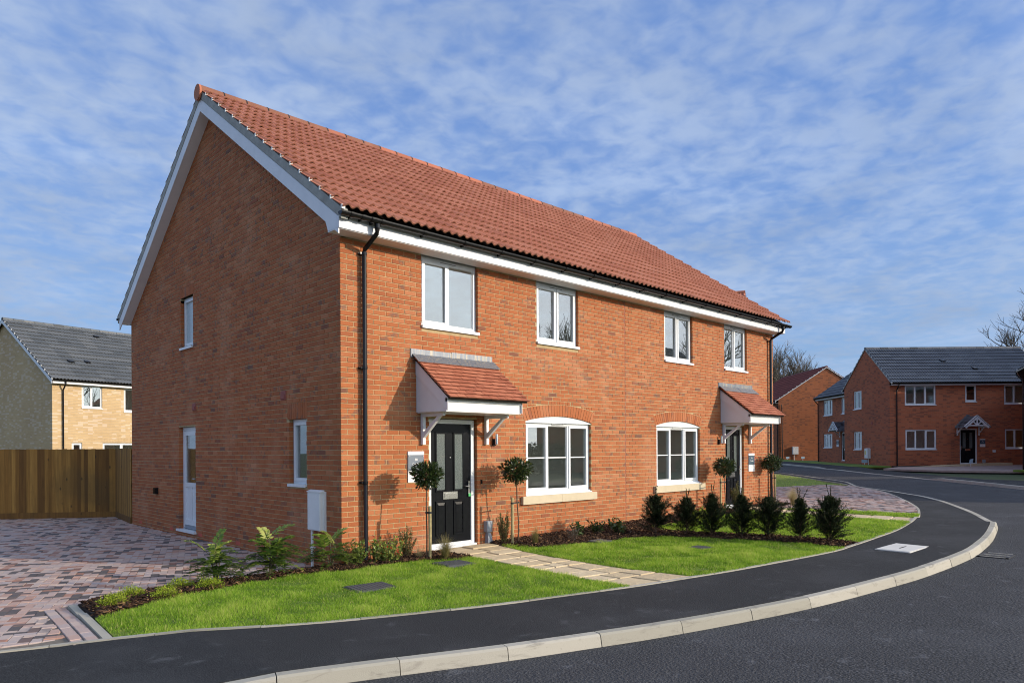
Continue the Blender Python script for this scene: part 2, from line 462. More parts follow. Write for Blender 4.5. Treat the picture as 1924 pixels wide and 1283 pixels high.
def catmull(pts, step=.25):
    out = []
    n = len(pts)
    for i in range(n - 1):
        p0, p1, p2, p3 = [Vector(pts[max(0, min(n - 1, j))]) for j in (i - 1, i, i + 1, i + 2)]
        k = max(1, int((p2 - p1).length / step))
        for j in range(k):
            q = j / k
            out.append(.5 * ((2 * p1) + (p2 - p0) * q + (2 * p0 - 5 * p1 + 4 * p2 - p3) * q * q + (3 * p1 - p0 - 3 * p2 + p3) * q ** 3))
    out.append(Vector(pts[-1]))
    return [(p[0], p[1]) for p in out]
def offset(line, dist):
    out = []
    for i, p in enumerate(line):
        a = Vector(line[min(i + 1, len(line) - 1)]) - Vector(line[max(i - 1, 0)])
        a.normalize(); out.append((p[0] - a.y * dist, p[1] + a.x * dist))
    return out
def inside(poly, pts):
    pts = np.asarray(pts); x, y = pts[:, 0], pts[:, 1]; r = np.zeros(len(pts), bool)
    n = len(poly); j = n - 1
    for i in range(n):
        xi, yi = poly[i]; xj, yj = poly[j]
        if yi != yj:
            r ^= ((yi > y) != (yj > y)) & (x < (xj - xi) * (y - yi) / (yj - yi) + xi)
        j = i
    return r
def area(poly):
    return .5 * sum(poly[i - 1][0] * poly[i][1] - poly[i][0] * poly[i - 1][1] for i in range(len(poly)))
def clip(poly, a, b):
    """keep the part of a convex polygon left of the line a->b"""
    out = []; dx, dy = b[0] - a[0], b[1] - a[1]
    sd = [dx * (p[1] - a[1]) - dy * (p[0] - a[0]) for p in poly]
    for i in range(len(poly)):
        j = (i + 1) % len(poly)
        if sd[i] >= 0: out.append(poly[i])
        if (sd[i] >= 0) != (sd[j] >= 0):
            q = sd[i] / (sd[i] - sd[j])
            out.append((poly[i][0] + (poly[j][0] - poly[i][0]) * q, poly[i][1] + (poly[j][1] - poly[i][1]) * q))
    return out
def sheet(name, poly, zf, m, skirt=.15, res=.5, parent=None, **props):
    """ground sheet over any simple polygon, draped on zf(x, y), with a skirt down its rim"""
    bm = bmesh.new()
    poly = [tuple(p[:2]) for p in poly]
    if area(poly) < 0: poly = poly[::-1]
    vs_ = [bm.verts.new((x, y, 0)) for x, y in poly]
    for t3 in tessellate_polygon([[Vector((x, y, 0)) for x, y in poly]]):
        try: bm.faces.new([vs_[i] for i in t3])
        except ValueError: pass
    xs = [p[0] for p in poly]; ys = [p[1] for p in poly]
    for ax, lo, hi in ((0, min(xs), max(xs)), (1, min(ys), max(ys))):
        k = math.ceil(lo / res)
        while k * res < hi:
            co = [0, 0, 0]; co[ax] = k * res; no = [0, 0, 0]; no[ax] = 1
            bmesh.ops.bisect_plane(bm, geom=bm.verts[:] + bm.edges[:] + bm.faces[:], plane_co=co, plane_no=no, dist=1e-5)
            k += 1
    bmesh.ops.recalc_face_normals(bm, faces=bm.faces)
    if sum(f.normal.z * f.calc_area() for f in bm.faces) < 0: bmesh.ops.reverse_faces(bm, faces=bm.faces)
    for v in bm.verts: v.co.z = zf(v.co.x, v.co.y)
    if skirt:
        be = [e for e in bm.edges if e.is_boundary]
        r = bmesh.ops.extrude_edge_only(bm, edges=be)
        for v in r['geom']:
            if isinstance(v, bmesh.types.BMVert): v.co.z -= skirt
    me = bpy.data.meshes.new(name); bm.to_mesh(me); bm.free()
    me.materials.append(MATS[m])
    return link(name, me, parent, **props)

def strip_sheet(name, A, B, zf, m, n, cross=4, skirt=.12, parent=None, **props):
    """ground strip between two lines that run alongside each other"""
    sa, sb = cum(A), cum(B); mb = MB(); rows = []
    for i in range(n + 1):
        p, q = at(A, sa, sa[-1] * i / n)[0], at(B, sb, sb[-1] * i / n)[0]
        rows.append([(p[0] + (q[0] - p[0]) * k / cross, p[1] + (q[1] - p[1]) * k / cross) for k in range(cross + 1)])
    i0 = len(mb.v)
    for r in rows: mb.v += [(x, y, zf(x, y)) for x, y in r]
    w_ = cross + 1
    for i in range(n):
        for k in range(cross):
            a = i * w_ + k; mb.f.append((a, a + w_, a + w_ + 1, a + 1)); mb.t.append(.5)
    for k in (0, cross):
        for i in range(n):
            p, q = mb.v[i * w_ + k], mb.v[(i + 1) * w_ + k]
            mb.face([p, q, (q[0], q[1], q[2] - skirt), (p[0], p[1], p[2] - skirt)])
    return mb.build(name, m, parent, **props)
def cum(line):
    s = [0]
    for a, b_ in zip(line, line[1:]): s.append(s[-1] + math.dist(a, b_))
    return s
def at(line, s, q):
    i = max(0, min(len(line) - 2, int(np.searchsorted(s, q)) - 1))
    f = (q - s[i]) / max(1e-9, s[i + 1] - s[i]); a, b_ = line[i], line[i + 1]
    dx, dy = b_[0] - a[0], b_[1] - a[1]; L = math.hypot(dx, dy)
    return (a[0] + dx * f, a[1] + dy * f), (dx / L, dy / L)

# ------------------------------------------------------------------ levels of the site
def g(x): return .0145 * min(60, max(0, x))
def tab(x, xs, ys): return float(np.interp(x, xs, ys))
def kt(x): return tab(x, (-3.95, -2.95, 11.2, 12.0, 21.6, 22.6), (.03, .11, .11, .025, .025, .10))
def foot(x, y): return g(x) + kt(x)
def gard(x, y): return g(x) + tab(x, (-4, -3.2, -2.0, 10, 13, 22, 24), (.045, .075, .115, .115, .055, .05, .11))
def roadz(x, y): return g(x)
def drv1(x, y): return kt(x) * smooth(.8, -1.7, y)
def drv2(x, y): return g(x) + .05
KERB = catmull([(-12, -1.8), (-7, -2.85), (-5, -3.45), (-4, -3.82), (-3.0, -4.2), (-2.2, -4.5), (-1.36, -4.82), (-.49, -5.10), (.38, -5.37), (1.24, -5.61), (2.08, -5.81), (2.95, -5.96), (3.85, -6.08), (4.64, -6.17), (5.51, -6.22), (6.41, -6.24), (7.21, -6.22), (8.83, -6.06), (10.6, -5.77), (11.6, -5.55), (12.42, -5.25), (13.97, -4.61), (15.31, -3.98), (16.6, -3.33), (18.03, -2.46), (19.06, -1.62), (20.5, -.29), (21.6, .75), (23.2, 1.9), (25, 3.5), (27.3, 5.6), (31, 9.3), (42, 20.5)], .15)
EDGE = catmull([(-12, -.1), (-8, -.75), (-4.28, -1.65), (-3.91, -1.8), (-3.58, -1.97), (-2.8, -2.5), (-1.86, -3.02), (-.48, -3.53), (.34, -3.76), (1.49, -4.10), (2.38, -4.29), (3.36, -4.48), (5.38, -4.76), (6.14, -4.76), (7.17, -4.72), (8.59, -4.64), (10.1, -4.43), (11.6, -4.12), (12.8, -3.8), (14.3, -3.3), (16.4, -2.35), (18.8, -1.12), (20.44, .03), (22.0, 1.37), (22.9, 2.5), (25.5, 4.9), (27.6, 6.9), (40, 19.5)], .15)
OPP = catmull([(-20, -6), (-8, -10.8), (0, -12.2), (8, -12), (14, -10.3), (19, -7.3), (22.8, -3.95), (28.3, .9), (32.2, 4.5), (34.9, 6.8), (37.3, 9.2), (41.9, 13.6), (50, 22)], .3)

# ------------------------------------------------------------------ setting
mb = MB()
xs = [-400, -120, -40, -15, 0, 15, 30, 45, 60, 90, 140, 400]; ys = [-400, -120, -40, -15, 0, 15, 40, 120, 400]
for i in range(len(xs) - 1):
    for j in range(len(ys) - 1):
        q = [(xs[i], ys[j]), (xs[i + 1], ys[j]), (xs[i + 1], ys[j + 1]), (xs[i], ys[j + 1])]
        mb.face([(x, y, g(x) - .14) for x, y in q])
mb.build('ground', 'far_ground', kind='structure', label='level grassy ground running out beyond the houses', category='ground')

strip_sheet('road', KERB, OPP, roadz, 'road_asphalt', 160, 8, .1, kind='structure', label='dark asphalt road curving round in front of the brick houses', category='road')
kin = offset(KERB, .135)
ein = offset(EDGE, -.02)
strip_sheet('footway', kin, EDGE, foot, 'footway_asphalt', 400, 4, .12, kind='structure', label='black asphalt footway between the pale kerb and the front lawns', category='footway')

def stone_row(parent, name, line, xr, length, profile, zf, m, joint=.008, nseg=3, phase=0.0):
    """profile(x) -> list of (offset towards the left of travel, height)"""
    s = cum(line); q = phase
    while q + length < s[-1]:
        p0, _ = at(line, s, q + length / 2)
        if xr[0] < p0[0] < xr[1]:
            mb = MB(); rings = []
            dz = random.uniform(-.002, .002); do = random.uniform(-.003, .003); tt = random.random()
            for k in range(nseg + 1):
                (x, y), (tx, ty) = at(line, s, q + joint / 2 + (length - joint) * k / nseg)
                rings.append([(x - ty * (o + do), y + tx * (o + do), zf(x) + h + dz) for o, h in profile(x)])
            for k in range(nseg):
                for j in range(len(rings[0]) - 1):
                    mb.face([rings[k][j], rings[k + 1][j], rings[k + 1][j + 1], rings[k][j + 1]], tt)
            mb.face(rings[0][::-1], tt); mb.face(rings[-1], tt)
            mb.build(name, m, parent)
        q += length
def kprof(x):
    h = kt(x); ch = min(.018, h * .4)
    return [(0, -.10), (0, 0), (.022 * h / .11, h - ch), (.022 * h / .11 + ch, h), (.125, h), (.125, -.10)]
kerb = empty('kerb', kind='structure', label='pale concrete kerb along the inside of the road bend', category='kerb')
stone_row(kerb, 'kerb_stone', KERB, (-6, 31), .915, kprof, g, 'kerb_concrete', phase=cum(KERB)[min(range(len(KERB)), key=lambda i: math.dist(KERB[i], (-2.97, -4.21)))] % .915)
edging = empty('path_edging', kind='structure', label='thin pale concrete edging between footway and gardens', category='edging')
stone_row(edging, 'edging_stone', EDGE, (-7, 29), .915, lambda x: [(-.01, -.1), (-.01, .012), (.042, .012), (.042, -.1)], lambda x: max(foot(x, 0), gard(x, 0) - .02), 'kerb_concrete')
okerb = empty('kerb', kind='structure', label='kerb on the far side of the road by the grey roofed house', category='kerb')
def oprof(x):
    h = tab(x, (26.8, 27.8, 36, 37), (.11, .02, .02, .09))
    return [(0, -.1), (0, 0), (-.02, h - .015), (-.035, h), (-.125, h), (-.125, -.1)][::1]
stone_row(okerb, 'kerb_stone', OPP, (20, 45), .915, oprof, g, 'kerb_concrete')
of1 = offset(OPP, -.13); of2 = offset(OPP, -1.9)
strip_sheet('footway', of1, of2, lambda x, y: g(x) + tab(x, (26.8, 27.8, 36, 37), (.105, .02, .02, .085)), 'footway_asphalt', 150, 2, .1, kind='structure', label='asphalt footway across the road below the grey roofed house', category='footway')

def epart(x0, x1): return [p for p in EDGE if x0 <= p[0] <= x1]
PATH_L = [(1.52, -.08), (1.62, -.75), (1.58, -1.6), (1.50, -2.35), (1.42, -3.38), (1.44, -4.07)]
PATH_R = [(2.78, -.08), (2.72, -.45), (2.50, -1.25), (2.36, -2.34), (2.33, -3.35), (2.44, -4.27)]
P2_L = [(10.75, -.1), (10.55, -1.2), (10.40, -2.6), (10.28, -4.38)]
P2_R = [(11.85, -.1), (11.55, -.9), (11.28, -2.4), (11.22, -4.18)]
M1F = [(-3.38, -.98), (-3.02, -.86), (-2.7, -.76), (-2.39, -.64), (-2.09, -.64), (-1.79, -.55), (-1.5, -.50), (-.9, -.44), (-.29, -.58), (.29, -.64), (.74, -.66), (1.09, -.80), (1.35, -1.02), (1.61, -1.0)]
M1B = [(-3.33, -.02), (-3.02, .10), (-2.6, .36), (-2.13, .46), (-1.6, .30), (-1.16, .26), (-.55, .22), (-.01, .2)]
lawn = empty('lawn', kind='structure', label='two clipped front lawns between the brick house and the footway', category='lawn')
LAWN1 = epart(-3.50, 1.44) + PATH_L[::-1][:5] + M1F[::-1] + [(-3.40, -1.0)]
M2F = [(2.66, -.62), (2.94, -1.09), (3.6, -1.40), (4.12, -1.54), (4.8, -1.50), (5.2, -1.85), (5.45, -2.3), (5.75, -3.1), (5.95, -3.97), (5.98, -4.74)]
LAWN2 = PATH_R[1:] + epart(2.46, 5.97) + M2F[::-1][:-1]
M2B = [(6.68, -4.72), (6.75, -4.2), (6.72, -3.6), (6.55, -2.9), (6.30, -2.2), (6.05, -1.5), (6.3, -.95), (7.5, -.85), (9.2, -.85), (10.62, -.8)]
LAWN3 = M2B + P2_L[1:] + epart(6.7, 10.26)[::-1]
LAWN4 = P2_R[1:] + epart(11.24, 12.35) + [(12.30, -3.7), (11.95, -2.2), (11.62, -.95)]
LAWN5 = epart(21.75, 27.4) + [(30, 12), (30, 30), (13.5, 30), (13.5, 5.3), (15, 4.7), (19.1, 3.1), (21.6, 2.05)]
for poly in (LAWN1, LAWN2, LAWN3, LAWN4, LAWN5):
    sheet('turf', poly, gard, 'turf', .14, .5, lawn)
bed = empty('planting_bed', kind='structure', label='dark soil planting beds along the foot of the brick walls', category='flower bed')
BED1 = M1F + [(1.55, -.02), (-.02, -.02)] + M1B[::-1]
BED2 = [(2.80, -.02), (2.72, -.45)] + M2F + M2B + [(10.72, -.02)]
BED3 = [(11.9, -.02), (11.65, -.7), (13.4, -.5), (13.4, -.02)]
def bedz(x, y): return gard(x, y) * 1 - .01
def bed1z(x, y): return drv1(x, y) + (gard(x, y) - drv1(x, y)) * smooth(.5, -.4, y) + .004
sheet('soil', BED1, bed1z, 'soil', .14, .4, bed)
for poly in (BED2, BED3): sheet('soil', poly, bedz, 'soil', .14, .5, bed)

# light concrete strip beside the driveway border
strip = MB()
for a, b_ in (((-3.42, .02), (-3.56, -1.93)),):
    n = 3
    for k in range(n):
        p = [(a[0] + (b_[0] - a[0]) * (k + e) / n, a[1] + (b_[1] - a[1]) * (k + e) / n) for e in (0.004, .99)]
        strip.prism([(p[1][0], p[1][1]), (p[1][0] + .075, p[1][1] - .01), (p[0][0] + .075, p[0][1] - .01), (p[0][0], p[0][1])], -.1, max(drv1(*p[0]), drv1(*p[1])) + .008)
strip.prism([(-3.42, .02), (-3.28, -.10), (-2.95, .02), (-2.98, .12)], -.1, .032)
strip.build('edging_strip', 'kerb_concrete', edging)

# ---------------- driveways of herringbone block paving
def pavers(parent, polys, halfplanes, zf, ang, cut_rects=(), single=0, x0=0, y0=0, u=.1, name='paver'):
    ca, sa = math.cos(ang), math.sin(ang)
    allp = np.array([p for q in polys for p in q])
    loc = np.stack([allp[:, 0] * ca + allp[:, 1] * sa, -allp[:, 0] * sa + allp[:, 1] * ca], 1)
    i0, j0 = np.floor(loc.min(0) / u).astype(int) - 2; i1, j1 = np.ceil(loc.max(0) / u).astype(int) + 2
    rows = []
    for i in range(i0, i1):
        for j in range(j0, j1):
            k = (i - j) % 4
            if k == 0: rows.append((i, j, 2, 1))
            elif k == 3: rows.append((i, j, 1, 2))
    cen = np.array([((i + a / 2) * u, (j + b_ / 2) * u) for i, j, a, b_ in rows])
    wc = np.stack([cen[:, 0] * ca - cen[:, 1] * sa, cen[:, 0] * sa + cen[:, 1] * ca], 1)
    ok = np.zeros(len(rows), bool)
    for q in polys: ok |= inside(q, wc)
    out = []
    for (i, j, a, b_), w_, o in zip(rows, wc, ok):
        if not o: continue
        e = .0022
        q = [(i * u + e, j * u + e), ((i + a) * u - e, j * u + e), ((i + a) * u - e, (j + b_) * u - e), (i * u + e, (j + b_) * u - e)]
        q = [(x * ca - y * sa, x * sa + y * ca) for x, y in q]
        full = True
        for ha, hb in halfplanes:
            q2 = clip(q, ha, hb)
            if len(q2) != 4 or any(math.dist(m_, n_) > 1e-6 for m_, n_ in zip(q, q2)): full = False
            q = q2
            if len(q) < 3: break
        if len(q) < 3 or abs(area(q)) < .0012: continue
        out.append((q, w_, full, a > b_))
    out.sort(key=lambda r: math.dist(r[1], CAMP[:2]))
    mb = MB(); shared = {}; n1 = 0
    for q, w_, full, hor in out:
        tt = random.random() ** 1.0
        if random.random() < .09: tt = random.uniform(0, .13)
        dz = random.uniform(-.0035, .0035)
        z = zf(*w_) + dz
        if full and n1 < single:
            key = (hor, int(tt * 14))
            if key not in shared:
                s_ = MB(); hx, hy = (u - .0022, u / 2 - .0022) if hor else (u / 2 - .0022, u - .0022)
                s_.prism([(-hx, -hy), (hx, -hy), (hx, hy), (-hx, hy)], -.06, 0, (int(tt * 14) + .5) / 14, .005)
                shared[key] = s_.mesh(name, 'block_paver')
            link(name, shared[key], parent, (w_[0], w_[1], z), ang); n1 += 1
        else:
            mb.prism(q, z - .05, z, tt, .005 if math.dist(w_, CAMP[:2]) < 12 else 0)
    if mb.f: mb.build('pavers', 'block_paver', parent, kind='stuff')
DR1 = [p for p in EDGE if -8 <= p[0] <= -3.57] + [(-3.56, -1.95), (-3.40, .06), (-3.0, .30), (-2.6, .55), (-2.1, .62), (-1.5, .5), (-1.0, .45), (0.0, .42), (0.0, 9.76), (.6, 9.8), (.6, 12.4), (-9, 18.5)]
drive = empty('driveway', kind='structure', label='block paved driveway beside the shaded gable wall', category='driveway')
sheet('joint_bed', DR1, lambda x, y: drv1(x, y) - .012, 'joint_sand', .1, .5, drive)
ed = [p for p in EDGE if -8.5 <= p[0] <= -3.4]
hp = [((a[0], a[1] + .044), (b_[0], b_[1] + .044)) for a, b_ in zip(ed[::3], ed[3::3])][-12:]
bl0, bl1 = (-3.64, .10), (-3.79, -1.90)       # left edge of the border rows
field = [p for p in DR1 if True]
FIELD_A = [(-9, -1.2)] + [p for p in ed if p[0] < -3.8] + [bl1, bl0, (-3.66, .2), (-9, .2)]
FIELD_B = [(-9, .2), (-3.42, .2), (-3.40, .06), (-3.0, .22), (-2.6, .50), (-2.1, .58), (-1.5, .45), (-1.0, .42), (-.003, .38), (-.003, 9.7), (.55, 9.8), (.55, 12.2), (-9, 18.0)]
ANG = R(70)
hpA = [(( -12, -.1 + .03), (-8, -.75 + .044))] + hp
rows_hp = hp + [((bl1[0] - .004, bl1[1]), (bl0[0] - .004, bl0[1]))]
pavers(drive, [FIELD_A], rows_hp, drv1, ANG, single=150)
pavers(drive, [FIELD_B], [], drv1, ANG, single=130)
dx, dy = bl1[0] - bl0[0], bl1[1] - bl0[1]; L = math.hypot(dx, dy); tx, ty = dx / L, dy / L
for row in (0, 1):
    q = 0
    while q < L - .02:
        e = min(q + .2, L)
        o = row * .108 + .004
        pts = [(bl0[0] + tx * s_ - ty * w_, bl0[1] + ty * s_ + tx * w_) for s_, w_ in ((q + .003, o), (e - .003, o), (e - .003, o + .098), (q + .003, o + .098))]
        z = drv1(*pts[0]) + random.uniform(.000, .006)
        m_ = MB(); m_.prism(pts if area(pts) > 0 else pts[::-1], z - .06, z, random.uniform(.3, .95), .006)
        m_.build('paver', 'block_paver', drive)
        q += .2
DR2 = [(11.95, -.55), (11.66, -.95), (11.99, -2.2), (12.34, -3.7)] + epart(12.38, 21.6) + [(21.5, 2.0), (19.1, 3.05), (15, 4.65), (13.45, 5.2), (13.45, -.5)]
drive2 = empty('driveway', kind='structure', label='pinkish block paved drive beyond the row of small yews', category='driveway')
sheet('joint_bed', DR2, lambda x, y: drv2(x, y) - .010, 'joint_sand', .1, .5, drive2)
e2 = [p for p in EDGE if 12.2 <= p[0] <= 22]
hp2 = [((a[0] - .02, a[1] + .04), (b_[0] - .02, b_[1] + .04)) for a, b_ in zip(e2[::6], e2[6::6])]
pavers(drive2, [DR2], hp2, drv2, R(40))

# ---------------- garden paths of riven slabs
def slab_path(label, L_, R_, rows, zf, seed, singles=True):
    rd = random.Random(seed)
    root = empty('garden_path', kind='structure', label=label, category='path')
    sheet('joint_bed', L_ + R_[::-1], lambda x, y: zf(x, y) - .010, 'path_joint', .1, .5, root)
    sl, sr = cum(L_), cum(R_); q = 0
    hs = [rd.uniform(.8, 1.25) for _ in range(rows)]; tot = sum(hs)
    for k in range(rows):
        a, b_ = q / tot, (q + hs[k]) / tot; q += hs[k]
        n = rd.choice((2, 2, 3)); cuts = [0] + sorted((j + rd.uniform(-.17, .17)) / n for j in range(1, n)) + [1]
        for c0, c1 in zip(cuts, cuts[1:]):
            def P_(s_, t_):
                pl, pr = at(L_, sl, sl[-1] * s_)[0], at(R_, sr, sr[-1] * s_)[0]
                return (pl[0] + (pr[0] - pl[0]) * t_, pl[1] + (pr[1] - pl[1]) * t_)
            e = .008; jl = [rd.uniform(-.012, .012) for _ in range(4)]
            da = .010
            pts = [P_(a + da * .5 + jl[0] * .3, c0 + .012), P_(a + da * .5 + jl[1] * .3, c1 - .012), P_(b_ - da * .5 + jl[2] * .3, c1 - .012), P_(b_ - da * .5 + jl[3] * .3, c0 + .012)]
            if area(pts) < 0: pts = pts[::-1]
            z = zf(sum(p[0] for p in pts) / 4, sum(p[1] for p in pts) / 4) + rd.uniform(-.004, .006)
            m_ = MB(); m_.prism(pts, z - .05, z, rd.random(), .006); m_.build('slab', 'riven_slab', root)
    return root
slab_path('cream riven slab path leading to the nearer black front door', PATH_L, PATH_R, 11, lambda x, y: gard(x, y) + .005, 3)
slab_path('cream slab path behind the yews to the farther black front door', P2_L, P2_R, 10, lambda x, y: gard(x, y) + .0, 5)

# ---------------- covers in the ground
def cover(name, label, cat, pts, zf, m, m2, rid=0):
    cxx, cyy = sum(p[0] for p in pts) / 4, sum(p[1] for p in pts) / 4; z = zf(cxx, cyy)
    t_ = thing(name, label, cat, (cxx, cyy, z))
    loc = [(p[0] - cxx, p[1] - cyy) for p in pts]
    if area(loc) < 0: loc = loc[::-1]
    a = MB(); a.prism(loc, -.12, .012); a.build('frame', m2, t_)
    i_ = [(p[0] * .93, p[1] * .93) for p in loc]
    b_ = MB(); b_.prism(i_, 0, .017)
    if rid:
        for r0 in range(rid):
            for c0 in range(rid):
                def bl(s_, q_):
                    x0_ = i_[0][0] + (i_[1][0] - i_[0][0]) * s_; y0_ = i_[0][1] + (i_[1][1] - i_[0][1]) * s_
                    x1_ = i_[3][0] + (i_[2][0] - i_[3][0]) * s_; y1_ = i_[3][1] + (i_[2][1] - i_[3][1]) * s_
                    return (x0_ + (x1_ - x0_) * q_, y0_ + (y1_ - y0_) * q_)
                f_ = 1 / rid
                b_.prism([bl((r0 + .2) * f_, (c0 + .2) * f_), bl((r0 + .8) * f_, (c0 + .2) * f_), bl((r0 + .8) * f_, (c0 + .8) * f_), bl((r0 + .2) * f_, (c0 + .8) * f_)], .0165, .022)
    b_.build('lid', m, t_)
    return t_
plain('cover_plastic', (.055, .062, .070), .55, .15, 20)
plain('cast_iron', (.05, .045, .04), .6, .3, 20, metal=.3)
cover('drain_cover', 'dark grey ribbed drain cover in the grass of the near lawn', 'drain cover', [(-.93, -1.60), (-.40, -1.66), (-.46, -2.08), (-.99, -2.02)], gard, 'cover_plastic', 'cover_plastic', 9)
cover('drain_cover', 'raised grey drain cover beside the grass tuft left of the path', 'drain cover', [(.80, -1.08), (1.24, -1.16), (1.22, -1.56), (.78, -1.48)], lambda x, y: gard(x, y) + .015, 'cover_plastic', 'cover_plastic', 8)
cover('drain_cover', 'small dark drain cover at the edge of the bark bed right of the path', 'drain cover', [(3.86, -1.36), (4.22, -1.33), (4.20, -1.62), (3.84, -1.64)], lambda x, y: gard(x, y) + .02, 'cover_plastic', 'cover_plastic')
cover('drain_cover', 'small flat drain cover alone in the middle of the second lawn', 'drain cover', [(4.40, -2.94), (4.72, -2.94), (4.72, -3.24), (4.40, -3.24)], gard, 'cover_plastic', 'cover_plastic')
ic = cover('inspection_cover', 'pale concrete inspection cover set in the black footway', 'manhole cover', [(6.10, -5.14), (7.02, -5.14), (6.96, -5.66), (6.06, -5.64)], lambda x, y: foot(x, y) - .008, 'slab_white', 'slab_white')
a = MB(); a.box(-.14, .14, -.012, .012, .016, .020); a.build('lifting_slot', 'dark_gap', ic)
gu = thing('road_gully', 'rusty iron gully grate in the road against the kerb', 'drain grate', (7.35, -6.44, g(7.35)))
a = MB(); a.box(-.27, .27, -.20, -.16, -.05, .008); a.box(-.27, .27, .16, .20, -.05, .008); a.box(-.27, -.23, -.2, .2, -.05, .008); a.box(.23, .27, -.2, .2, -.05, .008); a.build('frame', 'cast_iron', gu)
a = MB()
for x in (-.235, 0, .235): a.box(x - .012, x + .012, -.16, .16, -.04, .0095)
a.build('rib', 'concrete_kerb', gu)
a = MB()
for k in range(9): a.box(-.23, .23, -.155 + k * .036, -.135 + k * .036, -.05, .006)
a.box(-.23, .23, -.16, .16, -.06, -.03); a.build('grate', 'cast_iron', gu)

# ------------------------------------------------------------------ windows, doors
def room(parent, fr, a0, a1, z0, z1, depth=2.4, m='room_wall'):
    mb = MB(); n0, n1 = -.12, -depth
    A0, A1, Z0, Z1 = a0 - .25, a1 + .25, z0 - .5, z1 + .12
    q = lambda a, z, n: fr.p(a, z, n)
    mb.face([q(A0, Z0, n1), q(A1, Z0, n1), q(A1, Z1, n1), q(A0, Z1, n1)])
    mb.face([q(A0, Z0, n0), q(A0, Z0, n1), q(A0, Z1, n1), q(A0, Z1, n0)])
    mb.face([q(A1, Z0, n0), q(A1, Z1, n0), q(A1, Z1, n1), q(A1, Z0, n1)])
    mb.face([q(A0, Z0, n0), q(A1, Z0, n0), q(A1, Z0, n1), q(A0, Z0, n1)])
    mb.face([q(A0, Z1, n0), q(A0, Z1, n1), q(A1, Z1, n1), q(A1, Z1, n0)])
    # inner face of the outer wall round the opening
    for b in ((A0, a0, Z0, Z1), (a1, A1, Z0, Z1), (a0, a1, Z0, z0), (a0, a1, z1, Z1)):
        mb.face([q(b[0], b[2], n0), q(b[1], b[2], n0), q(b[1], b[3], n0), q(b[0], b[3], n0)])
    return mb.build('room', m, parent)
def reveals(mb, fr, a0, a1, z0, z1, d):
    fr.box(mb, a0 - .02, a0, z0, z1, -d, -.004); fr.box(mb, a1, a1 + .02, z0, z1, -d, -.004)
def window(parent, fr, a0, a1, z0, z1, lights, n=-.06, sill=True, bar=None, vent=True, pane='glass', rm='room_wall', depth=2.4, label=None, head=.05):
    mb = MB(); fw = .052; d = .065
    B = lambda *q: fr.box(mb, *q)
    B(a0, a0 + fw, z0, z1, n - d, n); B(a1 - fw, a1, z0, z1, n - d, n)
    B(a0 + fw, a1 - fw, z0, z0 + fw, n - d, n - .0005); B(a0 + fw, a1 - fw, z1 - head, z1, n - d, n - .0005)
    tot = sum(l[1] for l in lights); x = a0 + fw; cells_ = []
    span = a1 - a0 - 2 * fw
    for i, (kind, wd) in enumerate(lights):
        x1 = x + span * wd / tot
        cells_.append([kind, x, x1]); x = x1
    for i in range(len(cells_) - 1):
        xm = cells_[i][2]; B(xm - .022, xm + .022, z0 + fw, z1 - head, n - d, n - .001)
        cells_[i][2] = xm - .022; cells_[i + 1][1] = xm + .022
    panes = []
    for kind, x0, x1 in cells_:
        zl, zh = z0 + fw, z1 - head
        if kind == 'c':
            s = .046; o = .014; e = .006
            q0, q1, w0, w1 = x0 - e, x1 + e, zl - e, zh + e
            B(q0, q0 + s, w0, w1, n - .04, n + o); B(q1 - s, q1, w0, w1, n - .04, n + o)
            B(q0 + s, q1 - s, w0, w0 + s, n - .04, n + o - .001); B(q0 + s, q1 - s, w1 - s, w1, n - .04, n + o - .001)
            g0 = (q0 + s, q1 - s, w0 + s, w1 - s)
        else:
            s = .014
            B(x0, x0 + s, zl, zh, n - .04, n - .016); B(x1 - s, x1, zl, zh, n - .04, n - .016)
            B(x0 + s, x1 - s, zl, zl + s, n - .04, n - .017); B(x0 + s, x1 - s, zh - s, zh, n - .04, n - .017)
            g0 = (x0 + s, x1 - s, zl + s, zh - s)
        panes.append((g0, kind))
    if vent:
        c = (a0 + a1) / 2; B(c - .17, c + .17, z1 - head * .62, z1 - head * .62 + .014, n - .004, n + .012)
    wo_ = mb.build('window', 'white_upvc', parent)
    if label: wo_['label'] = label
    for (g0, kind) in panes:
        m_ = MB(); fr.box(m_, g0[0] - .004, g0[1] + .004, g0[2] - .004, g0[3] + .004, n - .030, n - .022); m_.build('pane', pane, wo_)
        if bar is not None:
            m_ = MB(); fr.box(m_, g0[0], g0[1], bar - .011, bar + .011, n - .034, n - .010); m_.build('glazing_bar', 'white_upvc', wo_)
    if vent:
        m_ = MB(); c = (a0 + a1) / 2; fr.box(m_, c - .165, c + .165, z1 - head * .62 - .006, z1 - head * .62 - .001, n - .004, n + .006); m_.build('trickle_vent', 'dark_gap', wo_)
    if sill:
        m_ = MB(); fr.box(m_, a0 - .01, a1 + .012, z0 - .036, z0 - .001, n - .05, .035); fr.box(m_, a0 - .010, a1 + .012, z0 - .046, z0 - .0355, .018, .034); m_.build('sill', 'white_upvc', wo_)
    if rm: room(parent, fr, a0, a1, z0, z1, depth, rm)
    return wo_
